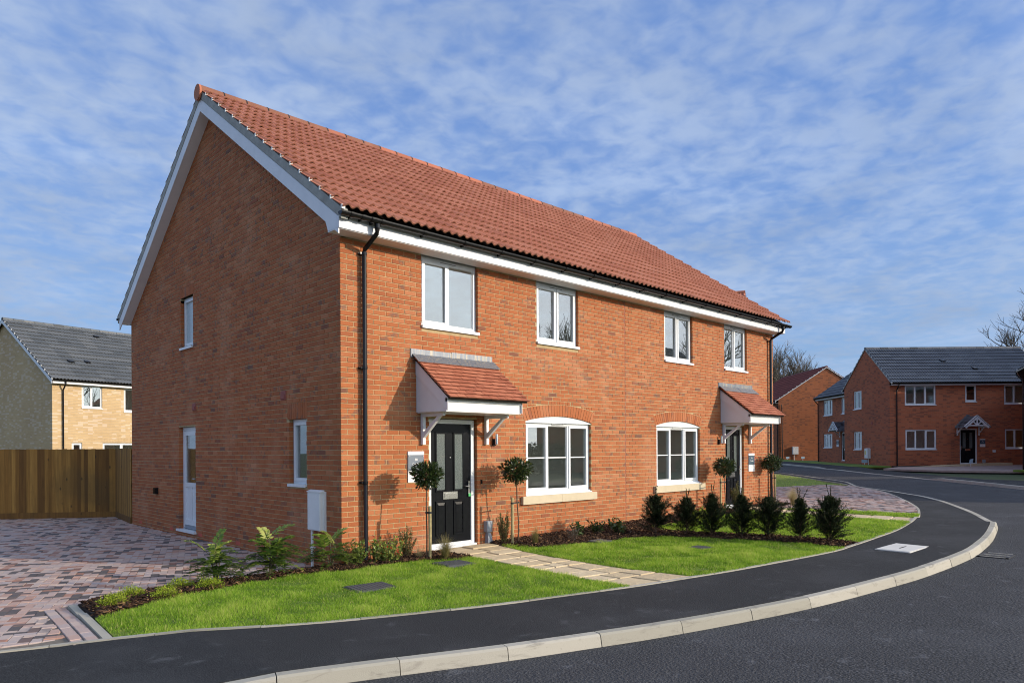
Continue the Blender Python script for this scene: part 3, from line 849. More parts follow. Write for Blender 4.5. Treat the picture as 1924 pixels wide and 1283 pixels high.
def front_door(parent, fr, a0, a1, z0, z1, n=-.07, hinge_left=True):
    fr_ = MB(); B = lambda *q: fr.box(fr_, *q)
    fw = .068
    B(a0, a0 + fw, z0, z1, n - .06, n + .012); B(a1 - fw, a1, z0, z1, n - .06, n + .012); B(a0 + fw, a1 - fw, z1 - fw, z1, n - .06, n + .0115)
    l0, l1, zb, zt = a0 + fw + .004, a1 - fw - .004, z0 + .075, z1 - fw - .004
    leaf = MB(); fr.box(leaf, l0, l1, zb, zt, n - .05, n - .012)
    w_ = l1 - l0; H = zt - zb
    def X(f): return l0 + w_ * f
    def Zz(z): return zb + (z - .25) / 1.95 * H
    panels = []
    def raised(x0, x1, za, zc, hollow):
        s = .026
        for b in ((x0, x0 + s, za, zc), (x1 - s, x1, za, zc), (x0 + s, x1 - s, za, za + s), (x0 + s, x1 - s, zc - s, zc)):
            fr.box(leaf, *b, n - .03, n + .004)
        if not hollow:
            i = [(x0 + s, za + s), (x1 - s, za + s), (x1 - s, zc - s), (x0 + s, zc - s)]
            j = [(x0 + s + .03, za + s + .03), (x1 - s - .03, za + s + .03), (x1 - s - .03, zc - s - .045), (x0 + s + .03, zc - s - .045)]
            for k in range(4):
                a_, b_ = i[k], i[(k + 1) % 4]; c_, d2 = j[(k + 1) % 4], j[k]
                leaf.face([fr.p(*a_, n - .0115), fr.p(*b_, n - .0115), fr.p(*c_, n - .001), fr.p(*d2, n - .001)])
            leaf.face([fr.p(*q, n - .001) for q in j])
    for f0, f1 in ((.115, .385), (.56, .83)):
        raised(X(f0), X(f1), Zz(1.09), Zz(2.065), True)
        raised(X(f0 + .005), X(f1), Zz(.37), Zz(.94), False)
    fr.box(leaf, X(.13), X(.83), Zz(.965), Zz(1.075), n - .03, n - .008)
    door = leaf.build('door', 'black_door', parent)
    fr_.build('door_frame', 'white_upvc', door)
    for f0, f1 in ((.145, .355), (.59, .80)):
        m_ = MB(); fr.box(m_, X(f0), X(f1), Zz(1.12), Zz(2.035), n - .03, n - .006); m_.build('pane', 'frosted_glass', door)
    m_ = MB(); fr.box(m_, X(.30), X(.66), Zz(.965), Zz(1.085), n - .02, n + .002); fr.box(m_, X(.33), X(.63), Zz(.99), Zz(1.06), n, n + .008); m_.build('letterbox', 'chrome', door)
    hx = X(.955) if hinge_left else X(.045); hd = -1 if hinge_left else 1
    m_ = MB(); fr.box(m_, hx - .016, hx + .016, Zz(1.02), Zz(1.25), n - .02, n + .004)
    m_.tube([fr.p(hx, Zz(1.16), n), fr.p(hx, Zz(1.16), n + .045), fr.p(hx + hd * .11, Zz(1.16), n + .05)], .010, 8); m_.build('handle', 'chrome', door)
    m_ = MB(); m_.tube([fr.p(X(.475), Zz(1.65), n - .02), fr.p(X(.475), Zz(1.65), n + .004)], .010, 10); m_.build('peephole', 'chrome', door)
    m_ = MB(); fr.box(m_, a0 + .01, a1 - .01, z0 - .01, z0 + .03, n - .06, .015); fr.box(m_, a0 + fw, a1 - fw, z0 + .03, z0 + .055, n - .05, n + .012); fr.box(m_, a0 + fw, a1 - fw, z0 + .055, z0 + .072, n - .05, n + .004); m_.build('threshold', 'white_upvc', door)
    return door, hx, Zz

# ------------------------------------------------------------------ the pair of red brick houses
LEN, DEP = 13.40, 9.76
EAVE = 4.85
RV, RZ = 4.74, 8.62                    # ridge line
TF = (RZ - 5.10) / (RV + .42)          # front pitch
TB = (RZ - 5.02) / (10.12 - RV)        # back pitch
def ztile(v): return 5.10 + TF * (v + .42) if v < RV else RZ - TB * (v - RV)
H = thing('brick_house', 'near pair of orange-red brick houses with red tiled roof and black front doors', 'house')
FF = Fr((0, 0, 0), (1, 0, 0), (0, -1, 0))
FG = Fr((0, 0, 0), (0, 1, 0), (-1, 0, 0))
FR_ = Fr((LEN, 0, 0), (0, 1, 0), (1, 0, 0))
FBk = Fr((0, DEP, 0), (1, 0, 0), (0, 1, 0))
F_OPEN = [(1.455, 2.640, 3.69, 4.86), (4.075, 5.245, 3.69, 4.86), (8.185, 9.345, 3.70, 4.86), (10.80, 11.945, 3.70, 4.86),
          (3.775, 5.610, .90, 2.265), (7.860, 9.640, .92, 2.265), (1.590, 2.605, .145, 2.255), (10.83, 11.76, .235, 2.30)]
G_OPEN = [(5.73, 6.42, 3.86, 4.935), (5.63, 6.56, .10, 2.255), (1.03, 1.60, 1.185, 2.25)]
ARCH = [(3.775, 5.610), (7.860, 9.640)]
RISE, SPR, RING = .105, 2.265, .215
def arc(a0, a1):
    hw = (a1 - a0) / 2; r = (hw * hw + RISE * RISE) / (2 * RISE)
    return (a0 + hw, SPR + RISE - r, r)
# backing walls (mortar), with openings left out
def wall_grid(mb, fr, a0, a1, z0, z1, holes, n=-.006):
    xs_ = sorted({a0, a1} | {h[i] for h in holes for i in (0, 1)}); zs = sorted({z0, z1} | {min(z1, h[i]) for h in holes for i in (2, 3)})
    for i in range(len(xs_) - 1):
        for j in range(len(zs) - 1):
            mx_, mz = (xs_[i] + xs_[i + 1]) / 2, (zs[j] + zs[j + 1]) / 2
            if any(h[0] < mx_ < h[1] and h[2] < mz < h[3] for h in holes): continue
            mb.face([fr.p(xs_[i], zs[j], n), fr.p(xs_[i + 1], zs[j], n), fr.p(xs_[i + 1], zs[j + 1], n), fr.p(xs_[i], zs[j + 1], n)])
    for h in holes:
        e_ = .007 if n else 0
        for a in (h[0] - e_, h[1] + e_):
            mb.face([fr.p(a, h[2] - e_, n), fr.p(a, h[3] + e_, n), fr.p(a, h[3] + e_, -.14), fr.p(a, h[2] - e_, -.14)])
        for z in (h[2] - e_, h[3] + e_):
            if z < z1 - .001: mb.face([fr.p(h[0] - e_, z, n), fr.p(h[1] + e_, z, n), fr.p(h[1] + e_, z, -.14), fr.p(h[0] - e_, z, -.14)])
mb = MB()
f_holes = [list(o) for o in F_OPEN]
for o in f_holes:
    if abs(o[3] - SPR) < .001: o[3] = SPR + RISE + .02
wall_grid(mb, FF, .006, LEN - .006, -.25, EAVE, f_holes)
wall_grid(mb, FG, .006, DEP, -.25, EAVE, G_OPEN + [])
g_top = [(.006, EAVE), (DEP, EAVE), (DEP, ztile(DEP) - .16), (RV, RZ - .2), (.006, ztile(0) - .16)]
# the gable window head reaches above the eaves level, so cut the triangle round it
mb.face([FG.p(.006, EAVE, -.006), FG.p(5.73, EAVE, -.006), FG.p(5.73, ztile(5.73) - .16, -.006), FG.p(RV, RZ - .2, -.006), FG.p(.006, ztile(0) - .16, -.006)])
mb.face([FG.p(6.42, EAVE, -.006), FG.p(DEP, EAVE, -.006), FG.p(DEP, ztile(DEP) - .16, -.006), FG.p(6.42, ztile(6.42) - .16, -.006)])
mb.face([FG.p(5.73, 4.935, -.006), FG.p(6.42, 4.935, -.006), FG.p(6.42, ztile(6.42) - .16, -.006), FG.p(5.73, ztile(5.73) - .16, -.006)])
for a in (5.73, 6.42): mb.face([FG.p(a, EAVE, -.006), FG.p(a, 4.935, -.006), FG.p(a, 4.935, -.14), FG.p(a, EAVE, -.14)])
mb.face([FG.p(5.73, 4.935, -.006), FG.p(6.42, 4.935, -.006), FG.p(6.42, 4.935, -.14), FG.p(5.73, 4.935, -.14)])
mb.face([FR_.p(0, -.25, -.001), FR_.p(DEP, -.25, -.001), FR_.p(DEP, ztile(DEP) - .16, -.001), FR_.p(RV, RZ - .2, -.001), FR_.p(0, ztile(0) - .16, -.001)])
mb.face([FBk.p(0, -.25), FBk.p(LEN, -.25), FBk.p(LEN, EAVE), FBk.p(0, EAVE)])
mb.build('wall', 'mortar', H)

# bricks
PITCH, CRS = .225, .075
Z00 = -.195
def brick_mesh(mb, fr, a0, a1, z0, t, h=.065, n=0.0):
    ch = .0035; dp = .105
    z1 = z0 + h
    i = len(mb.v)
    for (a, z, q) in ((a0, z0, n - dp), (a1, z0, n - dp), (a1, z1, n - dp), (a0, z1, n - dp), (a0, z0, n - ch), (a1, z0, n - ch), (a1, z1, n - ch), (a0, z1, n - ch), (a0 + ch, z0 + ch, n), (a1 - ch, z0 + ch, n), (a1 - ch, z1 - ch, n), (a0 + ch, z1 - ch, n)):
        mb.v.append(tuple(fr.p(a, z, q)))
    for k in range(4):
        l = (k + 1) % 4
        mb.f.append((i + k, i + l, i + 4 + l, i + 4 + k)); mb.f.append((i + 4 + k, i + 4 + l, i + 8 + l, i + 8 + k)); mb.t += [t, t]
    mb.f.append((i + 8, i + 9, i + 10, i + 11)); mb.t.append(t)
def sub(iv, c0, c1):
    out = []
    for a, b_ in iv:
        if c1 <= a or c0 >= b_: out.append((a, b_)); continue
        if c0 > a: out.append((a, c0))
        if c1 < b_: out.append((c1, b_))
    return out
brick_list = []; cut_list = []
arcs = [arc(*a) for a in ARCH]
def lay(fr, wall, a_start, a_end_f, zmax, opens, lint, breaks=()):
    k = 0
    while True:
        z0 = Z00 + k * CRS + .005; zc = z0 + .0325
        if z0 + .065 > zmax: break
        lo, hi = a_end_f(z0 + .065)
        first = PITCH if (k % 2 == (0 if wall == 'F' else 1)) else PITCH / 2
        e = a_start + first - .005; edges = [(a_start, e - .005)]
        x = e
        while x < hi + .3:
            edges.append((x + .005, x + PITCH - .005)); x += PITCH
        for a, b_ in edges:
            iv = [(max(a, lo), min(b_, hi))] if min(b_, hi) > max(a, lo) else []
            for (o0, o1, oz0, oz1) in opens:
                if oz0 - .03 < zc < oz1 + .028: iv = sub(iv, o0, o1)
            if wall == 'F':
                for (ac, zc0, r), (s0, s1) in zip(arcs, ARCH):
                    if zc > SPR - .04:
                        R2 = r + RING + .012; dzv = max(abs(z0 - zc0), 0); dz2 = z0 - zc0
                        if dz2 < R2:
                            hw = math.sqrt(max(0, R2 * R2 - dz2 * dz2))
                            skew = (s1 - s0) / 2 + .008 + max(0, zc - SPR) * .36
                            hw = min(hw, skew)
                            for pa, pb in iv:                      # bricks cut to the back of the arch
                                pa2, pb2 = max(pa, ac - hw), min(pb, ac + hw)
                                while pb2 - pa2 > .03:
                                    e2 = min(pa2 + .0725, pb2); far_ = min(abs(pa2 - ac), abs(e2 - ac)) if (pa2 - ac) * (e2 - ac) > 0 else 0
                                    ze = zc0 + math.sqrt(max(0, (r + RING + .008) ** 2 - (far_ * .95) ** 2))
                                    if z0 + .022 < z0 + .065 and ze < z0 + .048 and far_ < (s1 - s0) / 2 + .05: cut_list.append((fr, wall, pa2, e2 - .001, max(ze, z0), z0 + .065))
                                    pa2 = e2
                            iv = sub(iv, ac - hw, ac + hw)
            for l in lint:
                if l[2] - .01 < zc < l[3] + .01: iv = sub(iv, l[0] - .006, l[1] + .006)
            for br in breaks: iv = sub(iv, br - .008, br + .008)
            for p_, q_ in iv:
                if q_ - p_ > .022: brick_list.append((fr, wall, p_, q_, z0, abs(q_ - p_ - .215) < .001))
        k += 1
GL = [(5.70, 6.45, 4.935, 5.135), (1.0, 1.66, 2.25, 2.51)]
lay(FF, 'F', .003, lambda z: (.003, LEN - .003), EAVE + .01, F_OPEN, [], (6.735,))
def gend(z):
    lo = .006 if z < ztile(0) - .17 else (z + .17 - 5.10) / TF - .42
    hi = DEP if z < ztile(DEP) - .17 else RV + (RZ - (z + .17)) / TB
    return (max(.006, lo), min(DEP, hi))
lay(FG, 'G', .006, gend, RZ - .25, G_OPEN, GL)
def bsize(bk):
    fr, wl, a0, a1, z0, full = bk
    c = fr.p((a0 + a1) / 2, z0 + .03); dv = c - CAMP; D = dv.dot(d_)
    return abs(dv.normalized().dot(fr.N)) * (a1 - a0) / (D * D)
order = sorted(range(len(brick_list)), key=lambda i: -bsize(brick_list[i]))
singles = [i for i in order if brick_list[i][5]][:300]; sset = set(singles)
bv = {}
rest = {'F': MB(), 'G': MB()}
for i, (fr, wl, a0, a1, z0, full) in enumerate(brick_list):
    tt = random.uniform(.16, 1)
    if random.random() < .022: tt = random.uniform(0, .08)
    jn = random.uniform(-.0018, .0012); jz = random.uniform(-.0012, .0012)
    if i in sset:
        key = (wl, int(tt * 16))
        if key not in bv:
            m_ = MB(); f0 = Fr((0, 0, 0), fr.A, fr.N); brick_mesh(m_, f0, 0, .215, 0, tt); bv[key] = m_.mesh('brick', 'red_brick')
        p_ = fr.p(a0, z0 + jz, jn); link('brick', bv[key], H, p_)
    else: brick_mesh(rest[wl], fr, a0, a1, z0 + jz, tt, .065, jn)
for fr, wl, a0, a1, z0, z1 in cut_list: brick_mesh(rest[wl], fr, a0, a1, z0, .45, z1 - z0)
rest['F'].build('brickwork', 'red_brick', H, kind='stuff')
rest['G'].build('brickwork', 'red_brick', H, kind='stuff')
# right gable and rear as plain brick slabs in the same material (edge on from the street)
m_ = MB()
m_.face([FR_.p(.002, -.25), FR_.p(DEP, -.25), FR_.p(DEP, ztile(DEP) - .16), FR_.p(RV, RZ - .2), FR_.p(.002, ztile(0) - .16)])
m_.build('side_wall', 'far_red_brick', H)
# soldier arches and lintels
for (ac, zc0, r), (s0, s1) in zip(arcs, ARCH):
    m_ = MB(); hw = (s1 - s0) / 2; n_ = 26
    th = math.asin(hw / r)
    for k in range(n_):
        t0, t1 = -th - .006 + (2 * th + .012) * k / n_, -th - .006 + (2 * th + .012) * (k + 1) / n_
        e = .0045 / r * 1.0
        def pt(tn, rr, extra):
            return (ac + math.sin(tn) * rr + extra, zc0 + math.cos(tn) * rr)
        t_ = random.uniform(.45, 1) if random.random() > .08 else .1
        sk = .20
        q = []
        for tn, rr in ((t0 + e, r), (t1 - e, r), (t1 - e, r + RING), (t0 + e, r + RING)):
            a, z = pt(tn, rr, 0)
            if rr > r: a += math.sin(tn) * .22
            q.append((a, z))
        jn = random.uniform(-.002, .001)
        m_.hexa([FF.p(*q[0], -.10), FF.p(*q[1], -.10), FF.p(*q[1], jn), FF.p(*q[0], jn), FF.p(*q[3], -.10), FF.p(*q[2], -.10), FF.p(*q[2], jn), FF.p(*q[3], jn)], t_)
    m_.build('brick_arch', 'red_brick', H, kind='stuff')
    b_ = MB(); pts = []
    for k in range(17):
        tn = -th + 2 * th * k / 16; pts.append((ac + math.sin(tn) * r, zc0 + math.cos(tn) * r - .003))
    for k in range(16):
        (x0, z0), (x1, z1) = pts[k], pts[k + 1]
        lo = SPR - .012
        b_.hexa([FF.p(x0, lo, -.06), FF.p(x1, lo, -.06), FF.p(x1, lo, -.028), FF.p(x0, lo, -.028), FF.p(x0, max(lo + .001, z0), -.06), FF.p(x1, max(lo + .001, z1), -.06), FF.p(x1, max(lo + .001, z1), -.028), FF.p(x0, max(lo + .001, z0), -.028)])
    FF.box(b_, s0 + .002, s1 - .002, SPR - .03, SPR - .012, -.06, -.012)
    b_.build('arch_infill', 'white_upvc', H)
for l in GL:
    m_ = MB(); n_ = round((l[1] - l[0]) / .075)
    for k in range(n_):
        a0 = l[0] + (l[1] - l[0]) * k / n_ + .004; a1 = l[0] + (l[1] - l[0]) * (k + 1) / n_ - .004
        FG.box(m_, a0, a1, l[2], l[3] - .005, -.10, random.uniform(-.002, .001), random.uniform(.3, .8))
    m_.build('brick_lintel', 'red_brick', H, kind='stuff')
m_ = MB(); FF.box(m_, 6.729, 6.741, -.2, EAVE, -.02, -.003); m_.build('movement_joint', 'vent_terracotta', H)
# air bricks
for fr, lst in ((FG, (9.12, 7.02, 5.39, 3.59)), (FF, (3.85, 5.0, 6.35, 2.93))):
    for a in lst:
        m_ = MB(); zc = .09 if fr is FG else (.165 if a > 2.95 else .135)
        fr.box(m_, a - .095, a + .095, zc - .033, zc + .033, -.05, .0035)
        m_.build('air_brick', 'air_brick_red', H)

# windows of the pair
window(H, FF, 1.46, 2.635, 3.73, 4.85, [('c', 1), ('f', 1.05)], head=.075)
window(H, FF, 4.08, 5.24, 3.735, 4.85, [('c', 1), ('c', 1)], head=.075)
window(H, FF, 8.19, 9.34, 3.74, 4.85, [('c', 1), ('c', 1)], head=.075)
window(H, FF, 10.805, 11.94, 3.74, 4.85, [('f', .9), ('c', 1)], head=.075)
window(H, FF, 3.78, 5.605, .945, 2.240, [('c', 1), ('f', 1), ('c', 1)], sill=False, bar=1.59, depth=3.5)
window(H, FF, 7.865, 9.635, .965, 2.240, [('c', 1), ('f', 1), ('c', 1)], sill=False, bar=1.60, depth=3.5)
for a0, a1, z in ((3.645, 5.72, .755), (7.74, 9.78, .775)):
    m_ = MB(); mid_ = (a0 + a1) / 2
    for b0, b1 in ((a0, mid_ - .002), (mid_ + .002, a1)):
        FF.box(m_, b0, b1, z, z + .145, -.04, .06)
    m_.build('stone_sill', 'stone_sill', H)
    m_ = MB(); FF.box(m_, a0 + .125, a1 - .10, z + .145, z + .19, -.12, -.022); FF.box(m_, a0 + .125, a1 - .10, z + .146, z + .162, -.03, .012); m_.build('sill_board', 'white_upvc', H)
window(H, FG, 5.74, 6.41, 3.895, 4.93, [('c', 1)], n=-.075, pane='obscure_glass', vent=False, rm=None)
window(H, FG, 1.04, 1.595, 1.225, 2.245, [('c', 1)], n=-.075, vent=False)
# side door: half glazed white door in the gable
m_ = MB(); n_ = -.085
for b in ((5.63, 5.70, .13, 2.25), (6.49, 6.56, .13, 2.25)): FG.box(m_, *b, n_ - .06, n_)
FG.box(m_, 5.70, 6.49, 2.18, 2.25, n_ - .06, n_)
sd = m_.build('side_door', 'white_upvc', H)
m_ = MB()
for b in ((5.705, 5.80, .22, 2.175), (6.39, 6.485, .22, 2.175), (5.80, 6.39, .22, .33), (5.80, 6.39, 2.08, 2.175), (5.80, 6.39, 1.01, 1.10), (6.06, 6.13, .33, 1.01)): FG.box(m_, *b, n_ - .05, n_ + .006)
FG.box(m_, 5.80, 6.06, .33, 1.01, n_ - .05, n_ - .012); FG.box(m_, 6.13, 6.39, .33, 1.01, n_ - .05, n_ - .012)
m_.build('door_leaf', 'white_upvc', sd)
m_ = MB(); FG.box(m_, 5.80, 6.39, 1.10, 2.08, n_ - .03, n_ - .012); m_.build('pane', 'glass', sd)
m_ = MB(); FG.box(m_, 5.745, 5.775, 1.06, 1.28, n_, n_ + .012); m_.tube([FG.p(5.76, 1.19, n_), FG.p(5.76, 1.19, n_ + .05), FG.p(5.88, 1.19, n_ + .055)], .010); m_.build('handle', 'chrome', sd)
m_ = MB(); FG.box(m_, 5.60, 6.62, .085, .13, n_ - .06, .05); m_.build('threshold', 'white_upvc', sd)
m_ = MB(); FG.box(m_, 5.70, 6.49, .135, .215, n_ - .05, n_ - .01); FG.box(m_, 5.70, 6.49, .15, .165, n_ - .05, n_ + .02); m_.build('weather_bar', 'grey_plastic', sd)
room(H, FG, 5.63, 6.56, .2, 2.25, 2.6)

# front doors
for z0, z1, a0, a1 in ((.150, 2.245, 1.60, 2.585), (.24, 2.29, 10.84, 11.745)):
    dr, hx, Zz = front_door(H, FF, a0, a1, z0, z1)
    if a0 < 5:
        dr['label'] = 'nearer black panelled front door'
        m_ = MB(); FF.box(m_, hx - .022, hx + .022, Zz(.99), Zz(1.04), -.066, -.05); m_.build('key_tag', 'green_tag', dr)
    else: dr['label'] = 'farther black panelled front door'

# wall fittings
for a in (1.777, 5.663):
    m_ = MB(); z = 2.645
    FG.box(m_, a - .085, a + .085, z - .075, z + .075, -.02, .014); FG.box(m_, a - .06, a + .06, z - .055, z + .01, .014, .03); m_.build('wall_vent', 'vent_terracotta', H)
m_ = MB(); FG.box(m_, 7.87, 8.02, .80, .94, -.02, .06); FG.box(m_, 7.89, 8.0, .82, .92, .06, .075); m_.build('flue_vent', 'black_upvc', H)
for a, zc in ((2.985, 1.90), (10.50, 1.93)):
    m_ = MB(); FF.box(m_, a - .035, a + .035, zc - .085, zc + .035, 0, .03)
    base = m_.build('wall_lamp', 'black_upvc', H)
    m_ = MB(); m_.tube([FF.p(a, zc - .06, .075), FF.p(a, zc + .115, .075)], .030, 14); FF.box(m_, a - .012, a + .012, zc - .02, zc + .02, .03, .05); m_.build('lamp_tube', 'chrome', base)
m_ = MB(); FF.box(m_, 2.675, 2.705, 1.165, 1.235, 0, .018); m_.build('doorbell', 'black_upvc', H)
def meter_box(parent, fr, a0, a1, z0, z1, pipe_a, zg, nm='meter_box', dp=.17):
    m_ = MB()
    fr.box(m_, a0 - .02, a1 + .02, z0 - .012, z1 + .012, 0, .035); fr.box(m_, a0, a1, z0, z1, .035, dp)
    # sloped hood
    m_.hexa([fr.p(a0 - .015, z1, .03), fr.p(a1 + .015, z1, .03), fr.p(a1 + .01, z1, dp + .012), fr.p(a0 - .01, z1, dp + .012), fr.p(a0 - .015, z1 + .035, .03), fr.p(a1 + .015, z1 + .035, .03), fr.p(a1 + .01, z1 + .012, dp + .012), fr.p(a0 - .01, z1 + .012, dp + .012)])
    b_ = m_.build(nm, 'meter_cream', parent)
    m_ = MB(); fr.box(m_, a0 + .012, a1 - .012, z0 + .012, z1 - .02, dp, dp + .008); m_.build('door', 'meter_cream', b_)
    m_ = MB(); m_.tube([fr.p(pipe_a, z0, .05), fr.p(pipe_a, zg, .05)], .022, 10); fr.box(m_, pipe_a - .03, pipe_a + .03, (z0 + zg) / 2, (z0 + zg) / 2 + .018, 0, .076); m_.build('pipe', 'meter_cream', b_)
    return b_
meter_box(H, FG, .445, .83, .555, 1.125, .765, -.02, dp=.09)
m_ = MB(); FF.box(m_, 2.745, 2.865, .345, .53, 0, .085)
gm = m_.build('duct_box', 'grey_plastic', H)
m_ = MB(); m_.hexa([FF.p(2.765, .12, 0), FF.p(2.875, .12, 0), FF.p(2.875, .12, .09), FF.p(2.765, .12, .09), FF.p(2.775, .25, 0), FF.p(2.865, .25, 0), FF.p(2.865, .25, .08), FF.p(2.775, .25, .08)])
m_.hexa([FF.p(2.775, .25, 0), FF.p(2.865, .25, 0), FF.p(2.865, .25, .08), FF.p(2.775, .25, .08), FF.p(2.79, .345, 0), FF.p(2.845, .345, 0), FF.p(2.845, .345, .05), FF.p(2.79, .345, .05)]); m_.build('duct', 'grey_plastic', gm)

# ---------------- roof
U0, U1 = -.205, 13.52
VF, VB = -.42, 10.12
fl = math.hypot(RV - VF, RZ - 5.10); bl_ = math.hypot(VB - RV, RZ - 5.02)
m_ = MB()
dz_ = -.075
m_.hexa([(U0 + .02, VF + .05, ztile(VF + .05) + dz_ - .04), (U1 - .02, VF + .05, ztile(VF + .05) + dz_ - .04), (U1 - .02, RV, RZ + dz_ - .04), (U0 + .02, RV, RZ + dz_ - .04),
         (U0 + .02, VF + .05, ztile(VF + .05) + dz_), (U1 - .02, VF + .05, ztile(VF + .05) + dz_), (U1 - .02, RV, RZ + dz_), (U0 + .02, RV, RZ + dz_)])
m_.hexa([(U0 + .02, RV, RZ + dz_ - .04), (U1 - .02, RV, RZ + dz_ - .04), (U1 - .02, VB, ztile(VB) + dz_ - .04), (U0 + .02, VB, ztile(VB) + dz_ - .04),
         (U0 + .02, RV, RZ + dz_), (U1 - .02, RV, RZ + dz_), (U1 - .02, VB, ztile(VB) + dz_), (U0 + .02, VB, ztile(VB) + dz_)])
roof = m_.build('roof', 'dark_gap', H)
def tile_profile(w, rolls, seg):
    """cross-section of an interlocking pantile: troughs and rolls"""
    out = []
    for k in range(rolls * seg + 1):
        f = (k / seg) % 1.0
        hgt = .5 - .5 * math.cos(2 * math.pi * f)
        out.append((w * k / (rolls * seg), .042 * hgt ** 1.2))
    return out
def tile_mesh(mb, w, ln, t, rolls=2, seg=6, lift=.042, thick=.022, M=None):
    pr = tile_profile(w, rolls, seg); i = len(mb.v); n = len(pr)
    pts = []
    for x, h in pr:
        pts += [(x, 0, h + lift), (x, ln, h + .004), (x, 0, h + lift - thick)]
    if M is not None: pts = [tuple(M @ Vector(p)) for p in pts]
    mb.v.extend(pts)
    for k in range(n - 1):
        a, b_ = i + 3 * k, i + 3 * k + 3
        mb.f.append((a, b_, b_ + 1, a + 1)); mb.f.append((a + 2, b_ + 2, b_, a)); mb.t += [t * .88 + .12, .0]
    mb.f.append((i, i + 1, i + 2)); mb.t.append(t)
def slope_mat(x, v, z, ang, back=False):
    if not back: return Matrix.Translation((x, v, z)) @ Matrix.Rotation(ang, 4, 'X')
    return Matrix.Translation((x, v, z)) @ Matrix.Rotation(math.pi, 4, 'Z') @ Matrix.Rotation(ang, 4, 'X')
ROWS, TW = 17, .3
gf = fl / ROWS; angf = math.atan(TF); angb = math.atan(TB)
ncol = int(round((U1 - U0) / TW)); TW = (U1 - U0) / ncol
tiles = []
for r in range(ROWS):
    for c in range(ncol):
        v = VF + (RV - VF) * r / ROWS
        tiles.append((r, c, Vector((U0 + c * TW, v, ztile(v)))))
tiles.sort(key=lambda q: (q[2] - CAMP).length)
tv = {}; many = MB()
for k, (r, c, p_) in enumerate(tiles):
    t_ = random.random()
    ln = gf * 1.06 if r < ROWS - 1 else gf * .95
    if k < 270:
        kk = (int(t_ * 12), r == ROWS - 1)
        if kk not in tv:
            q_ = MB(); tile_mesh(q_, TW - .004, ln, t_); tv[kk] = q_.mesh('roof_tile', 'red_roof_tile')
        o = link('roof_tile', tv[kk], roof, p_ + Vector((.002, 0, random.uniform(-.003, .003)))); o.rotation_euler = (angf + random.uniform(-.004, .004), 0, random.uniform(-.004, .004))
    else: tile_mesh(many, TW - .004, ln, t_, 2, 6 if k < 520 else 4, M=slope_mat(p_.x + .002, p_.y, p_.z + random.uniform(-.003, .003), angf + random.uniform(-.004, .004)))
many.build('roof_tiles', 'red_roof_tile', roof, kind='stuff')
many = MB(); gb = bl_ / ROWS
for r in range(ROWS):
    v = VB + (RV - VB) * r / ROWS
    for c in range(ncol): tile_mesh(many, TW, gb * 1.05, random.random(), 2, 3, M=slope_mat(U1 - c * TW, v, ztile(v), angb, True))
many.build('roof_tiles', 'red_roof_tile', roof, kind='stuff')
# ridge tiles with dark union clips
nr = 31; lr = (U1 - U0 + .04) / nr; rm_ = MB(); seg = 12
def half_round(mb, x0, x1, r, t, cap0=False, zc=RZ - .045, vc=RV, a0=-.18, a1=math.pi + .18):
    ring = []
    for x in (x0, x1):
        ring.append([(x, vc + math.cos(a0 + (a1 - a0) * k / seg) * r, zc + math.sin(a0 + (a1 - a0) * k / seg) * r) for k in range(seg + 1)])
    for k in range(seg): mb.face([ring[0][k], ring[1][k], ring[1][k + 1], ring[0][k + 1]], t)
    mb.face(ring[0], t); mb.face(ring[1][::-1], t)
rmesh = {}
for k in range(nr):
    b = random.randrange(6)
    if b not in rmesh:
        q_ = MB(); half_round(q_, .006, lr - .006, .135, b / 30 + .02, zc=-.045, vc=0); rmesh[b] = q_.mesh('ridge_tile', 'red_roof_tile', False)
    link('ridge_tile', rmesh[b], roof, (U0 - .02 + k * lr, RV, RZ))
q_ = MB()
for k in range(1, nr): half_round(q_, U0 - .02 + k * lr - .012, U0 - .02 + k * lr + .012, .139, .5)
q_.build('ridge_clips', 'dark_gap', roof, kind='stuff')
q_ = MB(); q_.tube([(U0 - .055, RV, RZ - .06), (U0 - .018, RV, RZ - .06)], .15, 20); q_.build('ridge_end_cap', 'red_roof_tile', roof)
# verge: bedding strip with clips, barge boards, fascia, soffit
def sloped(mb, x0, x1, va, vb, lo, hi, t=.5):
    za, zb = ztile(va), ztile(vb)
    mb.hexa([(x0, va, za + lo), (x1, va, za + lo), (x1, vb, zb + lo), (x0, vb, zb + lo), (x0, va, za + hi), (x1, va, za + hi), (x1, vb, zb + hi), (x0, vb, zb + hi)], t)
q_ = MB(); sloped(q_, -.207, -.10, VF + .03, RV, -.155, -.004); sloped(q_, -.207, -.10, RV, VB - .03, -.155, -.004); q_.build('verge_bedding', 'verge_mortar', roof)
for k in range(ROWS):
    v = VF + (RV - VF) * (k + .02) / ROWS
    q_ = MB(); z = ztile(v); q_.box(-.214, -.16, v - .008, v + .022, z - .015, z + .045); q_.build('verge_clip', 'clip_white', roof)
    v = VB + (RV - VB) * (k + .02) / ROWS; z = ztile(v)
    q_ = MB(); q_.box(-.214, -.16, v - .022, v + .008, z - .015, z + .045); q_.build('verge_clip', 'clip_white', roof)
for va, vb in ((-.30, 2.35), (2.354, RV), ):
    q_ = MB(); sloped(q_, -.20, -.182, va, vb, -.405, -.165); q_.build('bargeboard', 'white_paint', H)
for va, vb in ((RV, 7.4), (7.404, 9.99)):
    q_ = MB(); sloped(q_, -.20, -.182, va, vb, -.405, -.165); q_.build('bargeboard', 'white_paint', H)
q_ = MB(); sloped(q_, -.182, .0, -.02, RV, -.40, -.385); sloped(q_, -.182, 0, RV, DEP + .02, -.40, -.385); q_.build('verge_soffit', 'white_paint', H)
